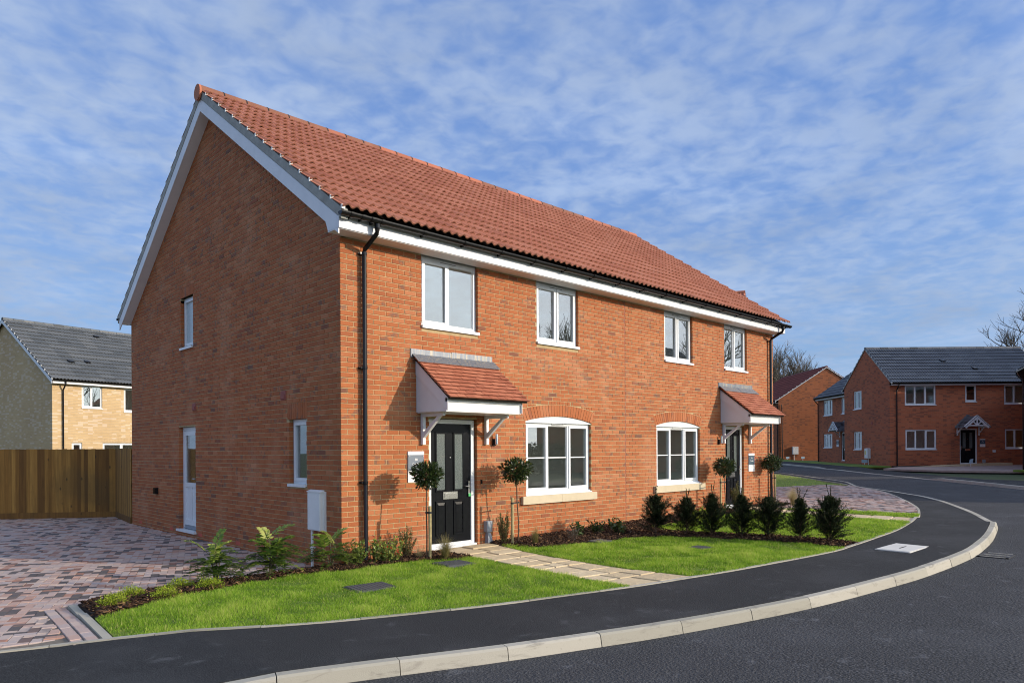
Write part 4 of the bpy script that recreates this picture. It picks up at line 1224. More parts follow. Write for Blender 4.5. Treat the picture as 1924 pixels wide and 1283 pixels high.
# boxed eaves ends
q_ = MB(); q_.face([(-.201, -.30, 4.86), (-.201, -.02, 4.86), (-.201, .05, ztile(.05) - .40), (-.201, -.30, ztile(-.30) - .17)])
q_.box(-.198, -.001, -.30, -.012, 4.845, 4.86); q_.box(-.198, -.003, -.03, -.012, 4.86, 5.0); q_.build('eaves_box', 'white_paint', H)
q_ = MB(); q_.face([(-.201, 9.99, 4.86), (-.201, 9.78, 4.86), (-.201, 9.70, ztile(9.70) - .40), (-.201, 9.99, ztile(9.99) - .17)])
q_.box(-.198, -.001, 9.772, 9.99, 4.845, 4.86); q_.box(-.198, -.003, 9.772, 9.79, 4.86, 5.0); q_.build('eaves_box', 'white_paint', H)
for u0, u1 in ((-.20, 4.98), (4.984, 9.05), (9.054, 13.46)):
    q_ = MB(); q_.box(u0, u1, -.322, -.302, 4.855, 5.075); q_.build('fascia', 'white_paint', H)
q_ = MB(); q_.box(0, 13.45, -.302, -.002, 4.845, 4.858); q_.box(13.44, 13.455, -.302, -.002, 4.858, 5.12); q_.build('soffit', 'white_paint', H)
q_ = MB(); q_.box(-.2, 13.46, 9.99, 10.01, 4.855, 5.0); q_.build('fascia', 'white_paint', H)
# gutter: half-round with unions
GV, GZ, GR = -.415, 5.055, .058
def gutter(mb, x0, x1, r, v=GV, z=GZ, ro=.004):
    ring = lambda x, rr: [(x, v + math.cos(math.pi + math.pi * k / 10) * rr, z + math.sin(math.pi + math.pi * k / 10) * rr) for k in range(11)]
    a, b_, c, d2 = ring(x0, r), ring(x1, r), ring(x0, r - ro), ring(x1, r - ro)
    for k in range(10):
        mb.face([a[k], a[k + 1], b_[k + 1], b_[k]]); mb.face([c[k], d2[k], d2[k + 1], c[k + 1]])
    for p_, q2 in ((a, c), (b_, d2)):
        for k in range(10): mb.face([p_[k], p_[k + 1], q2[k + 1], q2[k]])
    for k in (0, 10): mb.face([a[k], b_[k], d2[k], c[k]])
q_ = MB(); gutter(q_, -.235, 13.57, GR)
q_.face([(-.235, GV + math.cos(math.pi + math.pi * k / 10) * GR, GZ + math.sin(math.pi + math.pi * k / 10) * GR) for k in range(11)])
gt = q_.build('gutter', 'black_upvc', H, smooth=False)
for x in [-.06, .12, .30, .44] + [1.2 + .8 * k for k in range(15)] + [12.95, 13.1, 13.25, 13.4]:
    q_ = MB(); wdt = .05 if x in (.30,) else .028
    gutter(q_, x - wdt, x + wdt, GR + .010); q_.box(x - .012, x + .012, GV + .03, -.322, GZ - .07, GZ - .02); q_.build('gutter_bracket', 'black_upvc', gt)
q_ = MB(); gutter(q_, -.235, 13.5, .055, v=10.08, z=5.0)
q_.face([(-.235, 10.08 + math.cos(math.pi + math.pi * k / 10) * .055, 5.0 + math.sin(math.pi + math.pi * k / 10) * .055) for k in range(11)])
q_.build('gutter', 'black_upvc', H)
for u, zb in ((.365, .02), (13.13, .2)):
    q_ = MB(); q_.tube([(u, GV, GZ - .03), (u, GV, 4.90), (u, GV + .015, 4.86), (u, -.085, 4.70), (u, -.065, 4.66), (u, -.065, zb)], .034, 14)
    dp = q_.build('downpipe', 'black_upvc', H, smooth=True)
    for z in (4.64, 2.96, 1.275):
        q_ = MB(); q_.tube([(u, -.065, z - .02), (u, -.065, z + .02)], .041, 14); q_.box(u - .075, u + .02, -.03, 0, z - .014, z + .014); q_.box(u - .06, u, -.066, -.02, z - .012, z + .012); q_.build('pipe_clip', 'black_upvc', dp)
    q_ = MB(); q_.tube([(u, GV, 4.99), (u, GV, 4.93)], .042, 14); q_.build('gutter_outlet', 'black_upvc', dp)

# ---------------- door canopies
def canopy(ua, ub, dz, label):
    t_ = MB(); D0 = .745
    for u in (ua, ub - .02):
        poly = [(0, 2.34 + dz), (-D0, 2.33 + dz), (-D0, 2.49 + dz), (-.80, 2.535 + dz), (-.02, 3.14 + dz), (0, 3.14 + dz)]
        i = len(t_.v)
        t_.v += [(u, v - .002, z) for v, z in poly] + [(u + .02, v - .002, z) for v, z in poly]; n = len(poly)
        t_.f += [tuple(range(i, i + n)), tuple(range(i + 2 * n - 1, i + n - 1, -1))] + [(i + k, i + n + k, i + n + (k + 1) % n, i + (k + 1) % n) for k in range(n)]; t_.t += [.5] * (n + 2)
    t_.box(ua + .02, ub - .02, -D0 + .01, -.004, 2.325 + dz, 2.345 + dz)
    c_ = t_.build('canopy', 'white_paint', H, label=label)
    for u0, u1 in ((ua - .012, ua - .001), (ub + .001, ub + .012)):   # barge strip on each cheek
        t_ = MB(); t_.hexa([(u0, -.80, 2.33 + dz), (u1, -.80, 2.33 + dz), (u1, -.004, 2.93 + dz), (u0, -.004, 2.93 + dz), (u0, -.80, 2.535 + dz), (u1, -.80, 2.535 + dz), (u1, -.004, 3.145 + dz), (u0, -.004, 3.145 + dz)]); t_.build('bargeboard', 'white_paint', c_)
    t_ = MB(); t_.box(ua - .01, ub + .01, -D0 - .02, -D0 + .0, 2.322 + dz, 2.47 + dz); t_.box(ua - .012, ub + .016, -D0 - .045, -D0, 2.472 + dz, 2.525 + dz); t_.box(ua - .004, ub + .004, -D0 - .028, -D0 + .0, 2.335 + dz, 2.342 + dz); t_.build('fascia', 'white_upvc', c_)
    v0, v1, z0, z1 = -.90, .0, 2.515 + dz, 3.215 + dz; ln = math.hypot(v1 - v0, z1 - z0); an = math.atan2(z1 - z0, v1 - v0)
    t_ = MB(); M = slope_mat(ua - .05, v0, z0, an)
    def bx(mb, x0, x1, y0, y1, h0, h1, t=.5, tilt=0):
        P_ = [(x0, y0, h0), (x1, y0, h0), (x1, y1, h0 - tilt), (x0, y1, h0 - tilt), (x0, y0, h1), (x1, y0, h1), (x1, y1, h1 - tilt), (x0, y1, h1 - tilt)]
        mb.hexa([M @ Vector(p) for p in P_], t)
    wd = ub - ua + .12
    bx(t_, .02, wd - .02, .02, ln - .02, -.035, -.008); t_.build('roof_deck', 'dark_gap', c_)
    rows, cols = 11, 10; tw = wd / cols; gg = ln / rows; meshes = {}
    for r in range(rows):
        xs_ = [k * tw for k in range(cols + 1)] if r % 2 == 0 else [0] + [tw * (k + .5) for k in range(cols)] + [wd]
        for x0, x1 in zip(xs_, xs_[1:]):
            b = random.randrange(5); key = (round(x1 - x0, 3), b)
            if key not in meshes:
                q2 = MB(); wdt = x1 - x0 - .007
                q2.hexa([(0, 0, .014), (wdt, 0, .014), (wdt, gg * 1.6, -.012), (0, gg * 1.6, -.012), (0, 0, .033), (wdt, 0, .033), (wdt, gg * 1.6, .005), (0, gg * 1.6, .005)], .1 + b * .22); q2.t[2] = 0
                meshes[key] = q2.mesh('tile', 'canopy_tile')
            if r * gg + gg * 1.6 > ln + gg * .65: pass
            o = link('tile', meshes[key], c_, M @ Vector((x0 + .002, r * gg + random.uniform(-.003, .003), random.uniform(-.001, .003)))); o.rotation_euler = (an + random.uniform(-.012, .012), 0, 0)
    t_ = MB()
    t_.box(ua - .11, (ua + ub) / 2 - .06, -.014, .004, 3.20 + dz, 3.335 + dz); t_.box((ua + ub) / 2 - .062, ub + .06, -.018, .004, 3.20 + dz, 3.345 + dz)
    bx(t_, -.03, wd / 2, ln - .20, ln + .02, .030, .036, tilt=-.004); bx(t_, wd / 2 - .01, wd + .03, ln - .21, ln + .02, .034, .040, tilt=-.004)
    t_.build('flashing', 'lead_flashing', c_)
    for u in (ua + .08, ub - .12):
        t_ = MB()
        t_.box(u, u + .055, -.062, -.004, 1.835 + dz, 2.325 + dz); t_.box(u + .002, u + .053, -.56, -.062, 2.27 + dz, 2.324 + dz)
        t_.hexa([(u + .004, -.055, 1.93 + dz), (u + .051, -.055, 1.93 + dz), (u + .051, -.055, 2.02 + dz), (u + .004, -.055, 2.02 + dz), (u + .004, -.50, 2.275 + dz), (u + .051, -.50, 2.275 + dz), (u + .051, -.43, 2.275 + dz), (u + .004, -.43, 2.275 + dz)])
        for z in (1.88, 2.2): t_.tube([(u + .028, -.06, z + dz), (u + .028, -.066, z + dz)], .008, 6)
        t_.build('bracket', 'white_paint', c_)
canopy(1.34, 2.885, 0, 'nearer door canopy')
canopy(10.60, 12.13, .035, 'farther door canopy')

# ---------------- For Sale plates by the doors
def text(parent, s, size, m, loc, fr, name='lettering'):
    cu = bpy.data.curves.new(name, 'FONT'); cu.body = s; cu.size = size; cu.align_x = 'CENTER'; cu.align_y = 'CENTER'; cu.extrude = .0012; cu.offset = size * .012
    cu.resolution_u = 3; cu.materials.append(MATS[m])
    tmp = bpy.data.objects.new('tmp', cu); me = bpy.data.meshes.new_from_object(tmp); bpy.data.objects.remove(tmp); me.name = name
    if not me.materials: me.materials.append(MATS[m])
    o = bpy.data.objects.new(name, me); COL.objects.link(o); o.parent = parent
    M = Matrix((fr.A, Vector((0, 0, 1)), fr.N)).transposed().to_4x4(); M.translation = Vector(loc); o.matrix_local = M
    return o
def sale_sign(label, fr, a0, a1, z0, z1, num, panel, root_loc=(0, 0, 0), rotz=0, red=True):
    c = fr.p((a0 + a1) / 2, (z0 + z1) / 2, .004)
    base = Matrix.Translation(root_loc) @ Matrix.Rotation(rotz, 4, 'Z')
    t_ = thing('sale_sign', label, 'sign', base @ c, rotz, 'for sale plates by the front doors')
    f2 = Fr((0, 0, 0), fr.A, fr.N); w_, h_ = (a1 - a0) / 2, (z1 - z0) / 2
    q2 = MB(); f2.box(q2, -w_, w_, -h_, h_, 0, .012); q2.build('board', 'sign_white', t_)
    zt, zb = h_ - (z1 - z0) * .115, h_ - (z1 - z0) * .63
    q2 = MB(); f2.box(q2, -w_, w_ * (.93 if red else 1), zb, zt, .012, .018); q2.build('panel', panel, t_)
    if red:
        q2 = MB(); f2.box(q2, w_ * .93 + .0005, w_, zb, zt, .012, .017); q2.build('edge_stripe', 'sign_red', t_)
    for a in (-w_ * .86, w_ * .86):
        q2 = MB(); q2.tube([f2.p(a, zt - h_ * .07, .012), f2.p(a, zt - h_ * .07, .026)], .009, 8); q2.build('fixing', 'chrome', t_)
    ht = z1 - z0
    text(t_, num, ht * .11, 'sign_white', f2.p(-.02 * w_, zt - ht * .155, .0185), f2)
    text(t_, 'For Sale', ht * .095, 'sign_white', f2.p(-.0 * w_, zt - ht * .30, .0185), f2)
    q2 = MB(); zz0 = -h_ + ht * .20
    for k in range(7):
        a = -.33 * w_ + .66 * w_ * k / 7; q2.face([f2.p(a, zz0 + .012 - .0016 * abs(k - 3), .0125), f2.p(a + .07 * w_, zz0 + .012 - .0016 * abs(k - 3), .0125), f2.p(a + .07 * w_, zz0 + .022 - .0016 * abs(k - 3), .0125), f2.p(a, zz0 + .022 - .0016 * abs(k - 3), .0125)])
    q2.face([f2.p(-.1 * w_, zz0 - .006, .0125), f2.p(.1 * w_, zz0 - .006, .0125), f2.p(.16 * w_, zz0 + .004, .0125), f2.p(-.16 * w_, zz0 + .004, .0125)])
    q2.build('emblem', 'emblem_pink', t_)
    return t_
plain('emblem_pink', (.62, .42, .42), .5, .05)
sale_sign('grey and white For Sale plate numbered 80 left of the nearer front door', FF, 1.165, 1.475, 1.245, 1.728, '80', 'sign_grey')
sale_sign('dark teal and white For Sale plate numbered 78 right of the farther front door', FF, 11.975, 12.29, 1.14, 1.61, '78', 'sign_teal')

# ------------------------------------------------------------------ neighbouring houses
def wall_solid(mb, fr, a0, a1, z0, z1, holes):
    wall_grid(mb, fr, a0, a1, z0, z1, holes, 0)
def neighbour(name, label, origin, rotz, w_, dp, eave, ridge, brick, tile, front=(), left=(), right=(), clipped=True, barge='white_paint', fascia=True, seg=4, over=.12, pane='glass', cmul=1, rowsN=14, group=None, vents=(), edge='verge_mortar', rm='room_wall', pipes=((.3, 0),)):
    """two-storey gabled house; front faces local -y, ridge runs along local x"""
    h = thing(name, label, 'house', origin, rotz, group)
    F0 = Fr((0, 0, 0), (1, 0, 0), (0, -1, 0)); L0 = Fr((0, 0, 0), (0, 1, 0), (-1, 0, 0)); R0 = Fr((w_, 0, 0), (0, 1, 0), (1, 0, 0)); B0 = Fr((0, dp, 0), (1, 0, 0), (0, 1, 0))
    mb = MB(); mid_ = dp / 2; tf = (ridge - .13 - eave) / mid_
    zt = lambda y: eave + .35 + tf * (y if y < mid_ else dp - y)
    hole = lambda L_: [(q[0], q[1], q[2], q[3]) for q in L_ if q[4] in ('w', 'd')]
    wall_solid(mb, F0, 0, w_, -.4, eave, hole(front)); wall_solid(mb, L0, .001, dp, -.4, eave, hole(left)); wall_solid(mb, R0, .001, dp, -.4, eave, hole(right)); wall_solid(mb, B0, 0, w_, -.4, eave, [])
    for fr in (L0, R0): mb.face([fr.p(.001, eave), fr.p(dp, eave), fr.p(dp, zt(dp) - .06), fr.p(mid_, zt(mid_) - .06), fr.p(.001, zt(0) - .06)])
    mb.build('wall', brick, h)
    for fr, L_ in ((F0, front), (L0, left), (R0, right)):
        for q in L_:
            a0, a1, z0, z1, kd = q[:5]
            if kd == 'w':
                window(h, fr, a0 + .005, a1 - .005, z0 + .03, z1 - .005, q[5], n=-.05, vent=False, pane=pane, rm=q[6] if len(q) > 6 else rm, depth=1.9)
            elif kd == 'd': front_door(h, fr, a0 + .005, a1 - .005, z0, z1 - .005, n=-.06, hinge_left=False)
    # roof
    ov = .32; ln = math.hypot(mid_ + ov, tf * (mid_ + ov)); an = math.atan(tf)
    m_ = MB()
    for s_ in (0, 1):
        y0, y1 = (-ov + .03, mid_) if s_ == 0 else (dp + ov - .03, mid_)
        z0, z1 = zt(0) - tf * (ov - .03) - .05, zt(mid_) - .05
        m_.hexa([(-over + .02, y0, z0 - .04), (w_ + over - .02, y0, z0 - .04), (w_ + over - .02, y1, z1 - .04), (-over + .02, y1, z1 - .04), (-over + .02, y0, z0), (w_ + over - .02, y0, z0), (w_ + over - .02, y1, z1), (-over + .02, y1, z1)])
    rf = m_.build('roof', 'dark_gap', h)
    mb = MB(); n_ = int(round((w_ + 2 * over) / .6)); tw = (w_ + 2 * over) / n_
    for s_ in (0, 1):
        for r in range(rowsN):
            f = r / rowsN
            for c in range(n_):
                if s_ == 0: M = slope_mat(-over + c * tw, -ov + (mid_ + ov) * f, zt(0) - tf * ov + tf * (mid_ + ov) * f, an)
                else: M = slope_mat(w_ + over - c * tw, dp + ov - (mid_ + ov) * f, zt(0) - tf * ov + tf * (mid_ + ov) * f, an, True)
                tile_mesh(mb, tw, ln / rowsN * 1.05, random.random(), 4, seg if s_ == 0 else 2, M=M)
    mb.build('roof_tiles', tile, rf, kind='stuff')
    rt = MB(); nn = int((w_ + 2 * over) / .45)
    for k in range(nn):
        x0 = -over + (w_ + 2 * over) * k / nn; half_round(rt, x0 + .008, x0 + (w_ + 2 * over) / nn - .008, .125, random.random(), zc=zt(mid_) - .03, vc=mid_)
    rt.build('ridge_tiles', tile, rf, kind='stuff')
    for fr_x in ((-over - .012, -over + .006), (w_ + over - .006, w_ + over + .012)):
        q2 = MB()
        for ya, yb in ((-ov, mid_), (mid_, dp + ov)):
            za = zt(0) - tf * ov if ya < 0 else zt(mid_); zb = zt(mid_) if ya < 0 else zt(0) - tf * ov
            lo, hi = (-.20, -.04) if barge else (-.09, -.01)
            q2.hexa([(fr_x[0], ya, za + lo), (fr_x[1], ya, za + lo), (fr_x[1], yb, zb + lo), (fr_x[0], yb, zb + lo), (fr_x[0], ya, za + hi), (fr_x[1], ya, za + hi), (fr_x[1], yb, zb + hi), (fr_x[0], yb, zb + hi)])
        q2.build('bargeboard' if barge else 'verge', barge or edge, h)
        if clipped:
            q2 = MB()
            for r in range(rowsN):
                for s_ in (0, 1):
                    y = -ov + (mid_ + ov) * (r + .05) / rowsN; z = zt(0) + tf * y
                    if s_: y = dp - y
                    q2.box(fr_x[0] - .006, fr_x[1] + .03, y - .02, y + .03, z - .02, z + .055)
            q2.build('verge_clips', 'clip_white', h, kind='stuff')
    z0 = zt(0) - tf * ov
    for yy, sg in ((-ov, -1), (dp + ov, 1)):
        if fascia:
            q2 = MB(); ya, yb = (yy + .05, yy + .07) if sg < 0 else (yy - .07, yy - .05)
            q2.box(-over * .6, w_ + over * .6, ya, yb, eave - .03, eave + .075); q2.build('fascia', 'white_paint', h)
            q2 = MB(); q2.box(-over * .6, w_ + over * .6, min(ya, sg * .0 + (0 if sg < 0 else dp)), max(yb, 0 if sg < 0 else dp), eave - .032, eave - .022); q2.build('soffit', 'white_paint', h)
        q2 = MB(); gutter(q2, -over, w_ + over, .055, v=yy + sg * .005, z=z0 - .02); q2.build('gutter', 'black_upvc', h)
    for px, _ in pipes:
        q2 = MB(); q2.tube([(px, -ov, z0 - .06), (px, -ov, eave - .05), (px, -.07, eave - .3), (px, -.06, eave - .34), (px, -.06, -.1)], .036, 8); q2.build('downpipe', 'black_upvc', h)
    for x, f in vents:
        y = (mid_ + ov) * f - ov; z = zt(0) + tf * y
        q2 = MB(); M = slope_mat(x, y, z, an)
        q2.hexa([M @ Vector(p) for p in ((-.13, -.15, .02), (.13, -.15, .02), (.13, .2, .02), (-.13, .2, .02), (-.11, -.13, .13), (.11, -.13, .13), (.12, .2, .05), (-.12, .2, .05))]); q2.build('roof_vent', 'black_upvc', h)
    return h, F0, L0, R0
W3 = [('c', 1), ('f', 1), ('c', 1)]; W2 = [('c', 1), ('f', 1)]; W1 = [('c', 1)]
RC = math.atan2(r_.y, r_.x)             # rows of houses that face the camera square on
def cw(X, D, z=0): return Vector((CAMP.x + d_.x * D + r_.x * X, CAMP.y + d_.y * D + r_.y * X, z))

def gable_canopy(h, cx_, dz, wd, tile, label=None, M0=None):
    """little pitched door canopy with white gable truss, brackets and dark tiles; front towards local -y"""
    D0 = .85; hw = wd / 2; z0, z1 = 2.36 + dz, 2.36 + dz + hw * .92
    tr_ = M0 or Matrix.Identity(4)
    def X(mb):
        mb.v = [tuple(tr_ @ Vector(p)) for p in mb.v]; return mb
    t_ = MB()
    def bar(p, q, wdt, y0=-D0 - .03, y1=-D0 + .03):
        p, q = Vector(p), Vector(q); e = (q - p).normalized(); nrm = Vector((-e.y, e.x)) * wdt / 2
        c4 = [p - nrm, q - nrm, q + nrm, p + nrm]
        t_.hexa([(c[0], y0, c[1]) for c in c4] + [(c[0], y1, c[1]) for c in c4])
    bar((cx_ - hw - .06, z0 - .04), (cx_ + .02, z1), .17); bar((cx_ + hw + .06, z0 - .04), (cx_ - .02, z1), .17, -D0 - .028, -D0 + .028)
    bar((cx_ - hw * .8, z0 + .06), (cx_ + hw * .8, z0 + .06), .07, -D0 - .02, -D0 + .02)
    for f in (0,): bar((cx_, z0 + .06), (cx_, z1 - .1), .07, -D0 - .018, -D0 + .018)
    for sg in (-1, 1): bar((cx_, z0 + .08), (cx_ + sg * hw * .42, z0 + .06 + (z1 - z0) * .42), .06, -D0 - .017, -D0 + .017)
    for sg in (-1, 1):
        t_.box(cx_ + sg * hw - .03, cx_ + sg * hw + .03, -.06, 0, 1.85 + dz, z0); t_.box(cx_ + sg * hw - .03, cx_ + sg * hw + .03, -D0, -.0, z0 - .05, z0 + .02)
        t_.hexa([(cx_ + sg * hw - .025, -.05, 1.95 + dz), (cx_ + sg * hw + .025, -.05, 1.95 + dz), (cx_ + sg * hw + .025, -.05, 2.04 + dz), (cx_ + sg * hw - .025, -.05, 2.04 + dz), (cx_ + sg * hw - .025, -.5, z0 - .05), (cx_ + sg * hw + .025, -.5, z0 - .05), (cx_ + sg * hw + .025, -.42, z0 - .05), (cx_ + sg * hw - .025, -.42, z0 - .05)])
    c_ = X(t_).build('canopy', 'white_paint', h)
    t_ = MB()
    for sg in (-1, 1):
        for r in range(8):
            f0, f1 = r / 8, (r + 1.35) / 8
            xa, za = cx_ + sg * (hw + .16) * (1 - f0), z0 - .09 + (z1 + .12 - z0) * f0 + .03
            xb, zb = cx_ + sg * (hw + .16) * max(0, 1 - f1), z0 - .09 + (z1 + .12 - z0) * min(1, f1)
            for k in range(5):
                ya, yb = -D0 - .05 + (D0 + .03) * k / 5 + .003, -D0 - .05 + (D0 + .03) * (k + 1) / 5 - .003
                t_.hexa([(xa, ya, za - .02), (xa, yb, za - .02), (xb, yb, zb - .02), (xb, ya, zb - .02), (xa, ya, za), (xa, yb, za), (xb, yb, zb), (xb, ya, zb)], random.random())
    X(t_).build('tiles', tile, c_, kind='stuff')
    t_ = MB()
    for sg in (-1, 1):
        for r in range(7):
            f = r / 7; x = cx_ + sg * (hw + .12) * (1 - f); z = z0 - .04 + (z1 + .14 - z0) * f
            t_.box(min(x, x - sg * .16), max(x, x - sg * .16), -.012, .0, z, z + .14)
    X(t_).build('flashing', 'lead_flashing', c_)
    return c_

# dark red house across the road with grey tiles
oC = cw(22.4, 42.2, .565)
hC, fC, lC, rC_ = neighbour('detached_house', 'dark red brick house with long grey tiled roof across the road', oC, RC, 9.75, 5.75, 4.86, 7.20, 'far_red_brick', 'slate_roof_tile',
    front=[(.90, 2.75, 3.66, 4.85, 'w', W3), (4.48, 5.16, 3.83, 4.85, 'w', W1, None), (6.79, 8.62, 3.68, 4.85, 'w', W3), (.92, 2.77, 1.02, 2.22, 'w', W3), (6.82, 8.65, 1.04, 2.22, 'w', W3, 'room_warm_lit'), (4.14, 5.18, .16, 2.26, 'd')],
    left=[(3.4, 4.5, 3.63, 4.83, 'w', W2, 'room_warm_lit'), (3.4, 4.5, 1.02, 2.2, 'w', W2, 'room_warm_lit')], barge=None, edge='verge_mortar', over=.03, rowsN=11, vents=((4.1, .60), (5.6, .38)), pipes=((.39, 0),))
gable_canopy(hC, 4.62, 0, 1.28, 'slate_roof_tile')
m_ = MB(); lC.box(m_, 2.0, 2.16, 2.6, 2.78, 0, .02); m_.build('wall_vent', 'vent_terracotta', hC)
m_ = MB(); fC.box(m_, 3.80, 3.87, 1.82, 2.0, 0, .09); m_.build('wall_lamp', 'chrome', hC)
m_ = MB(); fC.box(m_, 6.08, 6.24, .84, .99, 0, .05); m_.build('socket_box', 'white_upvc', hC)
m_ = MB(); fC.box(m_, 5.46, 5.61, .25, .42, 0, .08); fC.box(m_, 5.50, 5.57, .0, .25, 0, .06); m_.build('duct_box', 'grey_plastic', hC)
bx_ = meter_box(hC, lC, 2.30, 2.72, .50, 1.10, 2.45, -.1)
m_ = MB(); lC.box(m_, 2.55, 2.66, .72, .97, .178, .184); m_.build('warning_sticker', 'yellow_sticker', bx_)
def label_plate(label, base, rz, sz, m='blue_label', tilt=0):
    t_ = thing('plot_sign', label, 'sign', base, rz)
    q2 = MB(); q2.box(-.015, .015, -.01, .01, -.1, sz[2]); q2.build('stake', 'white_upvc', t_)
    q2 = MB(); e = sz[1] * .28; q2.hexa([(-sz[0], -.02, sz[2] - sz[1]), (sz[0], -.02, sz[2] - sz[1] + tilt), (sz[0], -.01, sz[2] - sz[1] + tilt), (-sz[0], -.01, sz[2] - sz[1]), (-sz[0] + tilt * .6, -.02, sz[2]), (sz[0] + tilt * .6, -.02, sz[2] + tilt), (sz[0] + tilt * .6, -.01, sz[2] + tilt), (-sz[0] + tilt * .6, -.01, sz[2])]); q2.build('plate', m, t_)
    return t_
label_plate('small pale blue plate by the meter box pole of the grey roofed house', cw(22.15, 44.75, .58), RC, (.19, .20, .40))
label_plate('small tilted pale blue sign on the drive before the far black door', cw(26.15, 40.6, .60), RC, (.10, .24, .42), tilt=.06)
sale_sign('For Sale plate right of the door of the grey roofed house', fC, 5.32, 5.64, 1.17, 1.64, '12', 'sign_teal', oC, RC, red=False)

# left-facing house with dark tiles tucked behind it
oB = cw(24.65, 57.3, .66); RB = math.atan2(-d_.y, -d_.x)
hB, fB, lB, rB_ = neighbour('terraced_house', 'shaded red brick house with dark canopy seen between the two gables', oB, RB, 8.3, 7.5, 4.86, 7.55, 'far_red_brick', 'slate_roof_tile',
    front=[(.95, 2.55, 3.56, 4.80, 'w', W3), (4.0, 5.2, 3.56, 4.80, 'w', W2), (.95, 2.50, 1.05, 2.15, 'w', W3, 'room_warm_lit'), (4.0, 5.02, .1, 2.2, 'd')], barge=None, over=.1, rowsN=11, pipes=((.12, 0),))
gable_canopy(hB, 4.5, 0, 1.3, 'slate_roof_tile')
sale_sign('For Sale plate beside the shaded far doorway between the two gables', fB, 3.25, 3.6, 1.15, 1.65, '8', 'sign_teal', oB, RB, red=False)
# red tiled house with brown gable
oR = cw(22.85, 71.0, .72)
hR, fR, lR, rR = neighbour('gabled_house', 'brown brick gable end with a dull red tiled roof in the distance', oR, RB, 10, 8.25, 4.9, 7.72, 'far_brown_brick', 'far_red_tile', front=[(4.2, 5.2, .1, 2.2, 'd'), (6.5, 7.9, 1.0, 2.2, 'w', W2)], barge=None, edge='clip_white', over=.06, rowsN=12, pipes=((9.9, 0),))
q2 = MB(); q2.tube([(10.07, .22, 4.75), (10.07, .26, 4.5), (10.06, .3, -.2)], .04, 8); q2.build('downpipe', 'black_upvc', hR)
meter_box(hR, rR, 1.15, 1.62, .48, 1.10, 1.30, -.1)
for k, (X_, lab) in enumerate(((23.45, 'small pale plate left of the distant white meter box'), (24.75, 'small blue plate right of the distant white meter box'))):
    label_plate(lab, cw(X_, 60.6, .70), RC, (.14, .18, .30))
# corner of a further house at the right edge
aE = yaw - R(38); oE = cw(25.2, 35.0, .43) + Vector((math.cos(aE), math.sin(aE), 0)) * 9
neighbour('corner_house', 'edge of a red brick house with dark eaves at the right margin', oE, aE + math.pi, 9, 12, 4.9, 8.6, 'far_red_brick', 'slate_roof_tile', front=[(4, 5.5, 3.5, 4.7, 'w', W2, None)], right=[(1.2, 2.4, 3.3, 4.4, 'w', W2, None)], barge=None, over=.06, rowsN=12, fascia=False, pipes=((8.9, 0),))
# next red roof along: all but the end of its ridge stands hidden behind the near pair
aH = yaw - R(18); yH = Vector((math.cos(aH), math.sin(aH), 0)); xH = Vector((math.sin(aH), -math.cos(aH), 0))
oH = cw(11.25, 34.3, .4) - yH * 4 - xH * 8; oH.z = .4
neighbour('terraced_house', 'tip of a red tiled ridge showing over the right end of the near roof', oH, aH - math.pi / 2, 8, 8, 5.1, 8.62, 'far_brown_brick', 'red_roof_tile', barge=None, over=.04, rowsN=13, pipes=())
# pale brick house beyond the fence
oL = cw(-21.3, 33.0, .05); dl = Vector((.553, .833)); RL = math.atan2(d_.y * dl.y + r_.y * dl.x, d_.x * dl.y + r_.x * dl.x)
hL, fL, lL, rL = neighbour('buff_brick_house', 'yellow buff brick house with grey tiled roof behind the timber fence', oL, RL, 9.5, 9.8, 4.92, 8.15, 'buff_brick', 'grey_roof_tile',
    front=[(1.30, 2.25, 3.80, 4.90, 'w', W2), (3.30, 4.5, 3.68, 4.90, 'w', W2), (.84, 1.31, 1.0, 2.14, 'w', W1), (2.26, 4.1, .1, 2.14, 'w', [('c', 1), ('c', 1)])], over=.14, rowsN=15, seg=4, vents=((2.2, .33), (1.4, .31), (4.0, .86)), pipes=((.45, 0),))
for a0, a1 in ((.78, 1.37), (2.2, 4.16)):
    m_ = MB(); n_ = int((a1 - a0) / .075)
    for k in range(n_): fL.box(m_, a0 + k * .075, a0 + k * .075 + .066, 2.145, 2.36, -.05, .004, random.random())
    m_.build('brick_lintel', 'buff_brick', hL, kind='stuff')
# house across the bend: stands outside the picture, throws the far drive into shade and shows in the upstairs panes
neighbour('opposite_house', 'brick house across the bend reflected in the upstairs window panes', (39.0, -15.5, .38), math.pi, 10.5, 8, 4.9, 8.2, 'far_red_brick', 'slate_roof_tile', front=[(1, 2.8, 3.7, 4.8, 'w', W3, None), (7, 8.8, 3.7, 4.8, 'w', W3, None)], barge=None, over=.1, rowsN=11)

# ---------------- front of the grey roofed house: ramp, paving, grass
ramp = thing('stone_ramp', 'low buff stone ramp wall below the far black door', 'ramp', cw(24.1, 41.0, .575), RC)
xk = 0; x1_ = 4.7
while xk < x1_ - .1:
    wk = random.uniform(.32, .46); e = min(xk + wk, x1_); h0 = .03 + .20 * min(1, xk / 3.0); h1 = .03 + .20 * min(1, e / 3.0)
    q2 = MB(); q2.hexa([(xk + .004, -.03, -.1), (e - .004, -.03, -.1), (e - .004, .1, -.1), (xk + .004, .1, -.1), (xk + .004, -.03, h0), (e - .004, -.03, h1), (e - .004, .1, h1), (xk + .004, .1, h0)], random.random()); q2.build('stone_block', 'riven_slab', ramp)
    xk = e
q2 = MB(); q2.hexa([(-1.6, .1, -.1), (4.7, .1, -.1), (4.7, 1.15, -.1), (-1.6, 1.15, -.1), (-1.6, .1, .01), (4.7, .1, .235), (4.7, 1.15, .235), (-1.6, 1.15, .01)]); q2.build('ramp_surface', 'riven_slab', ramp)
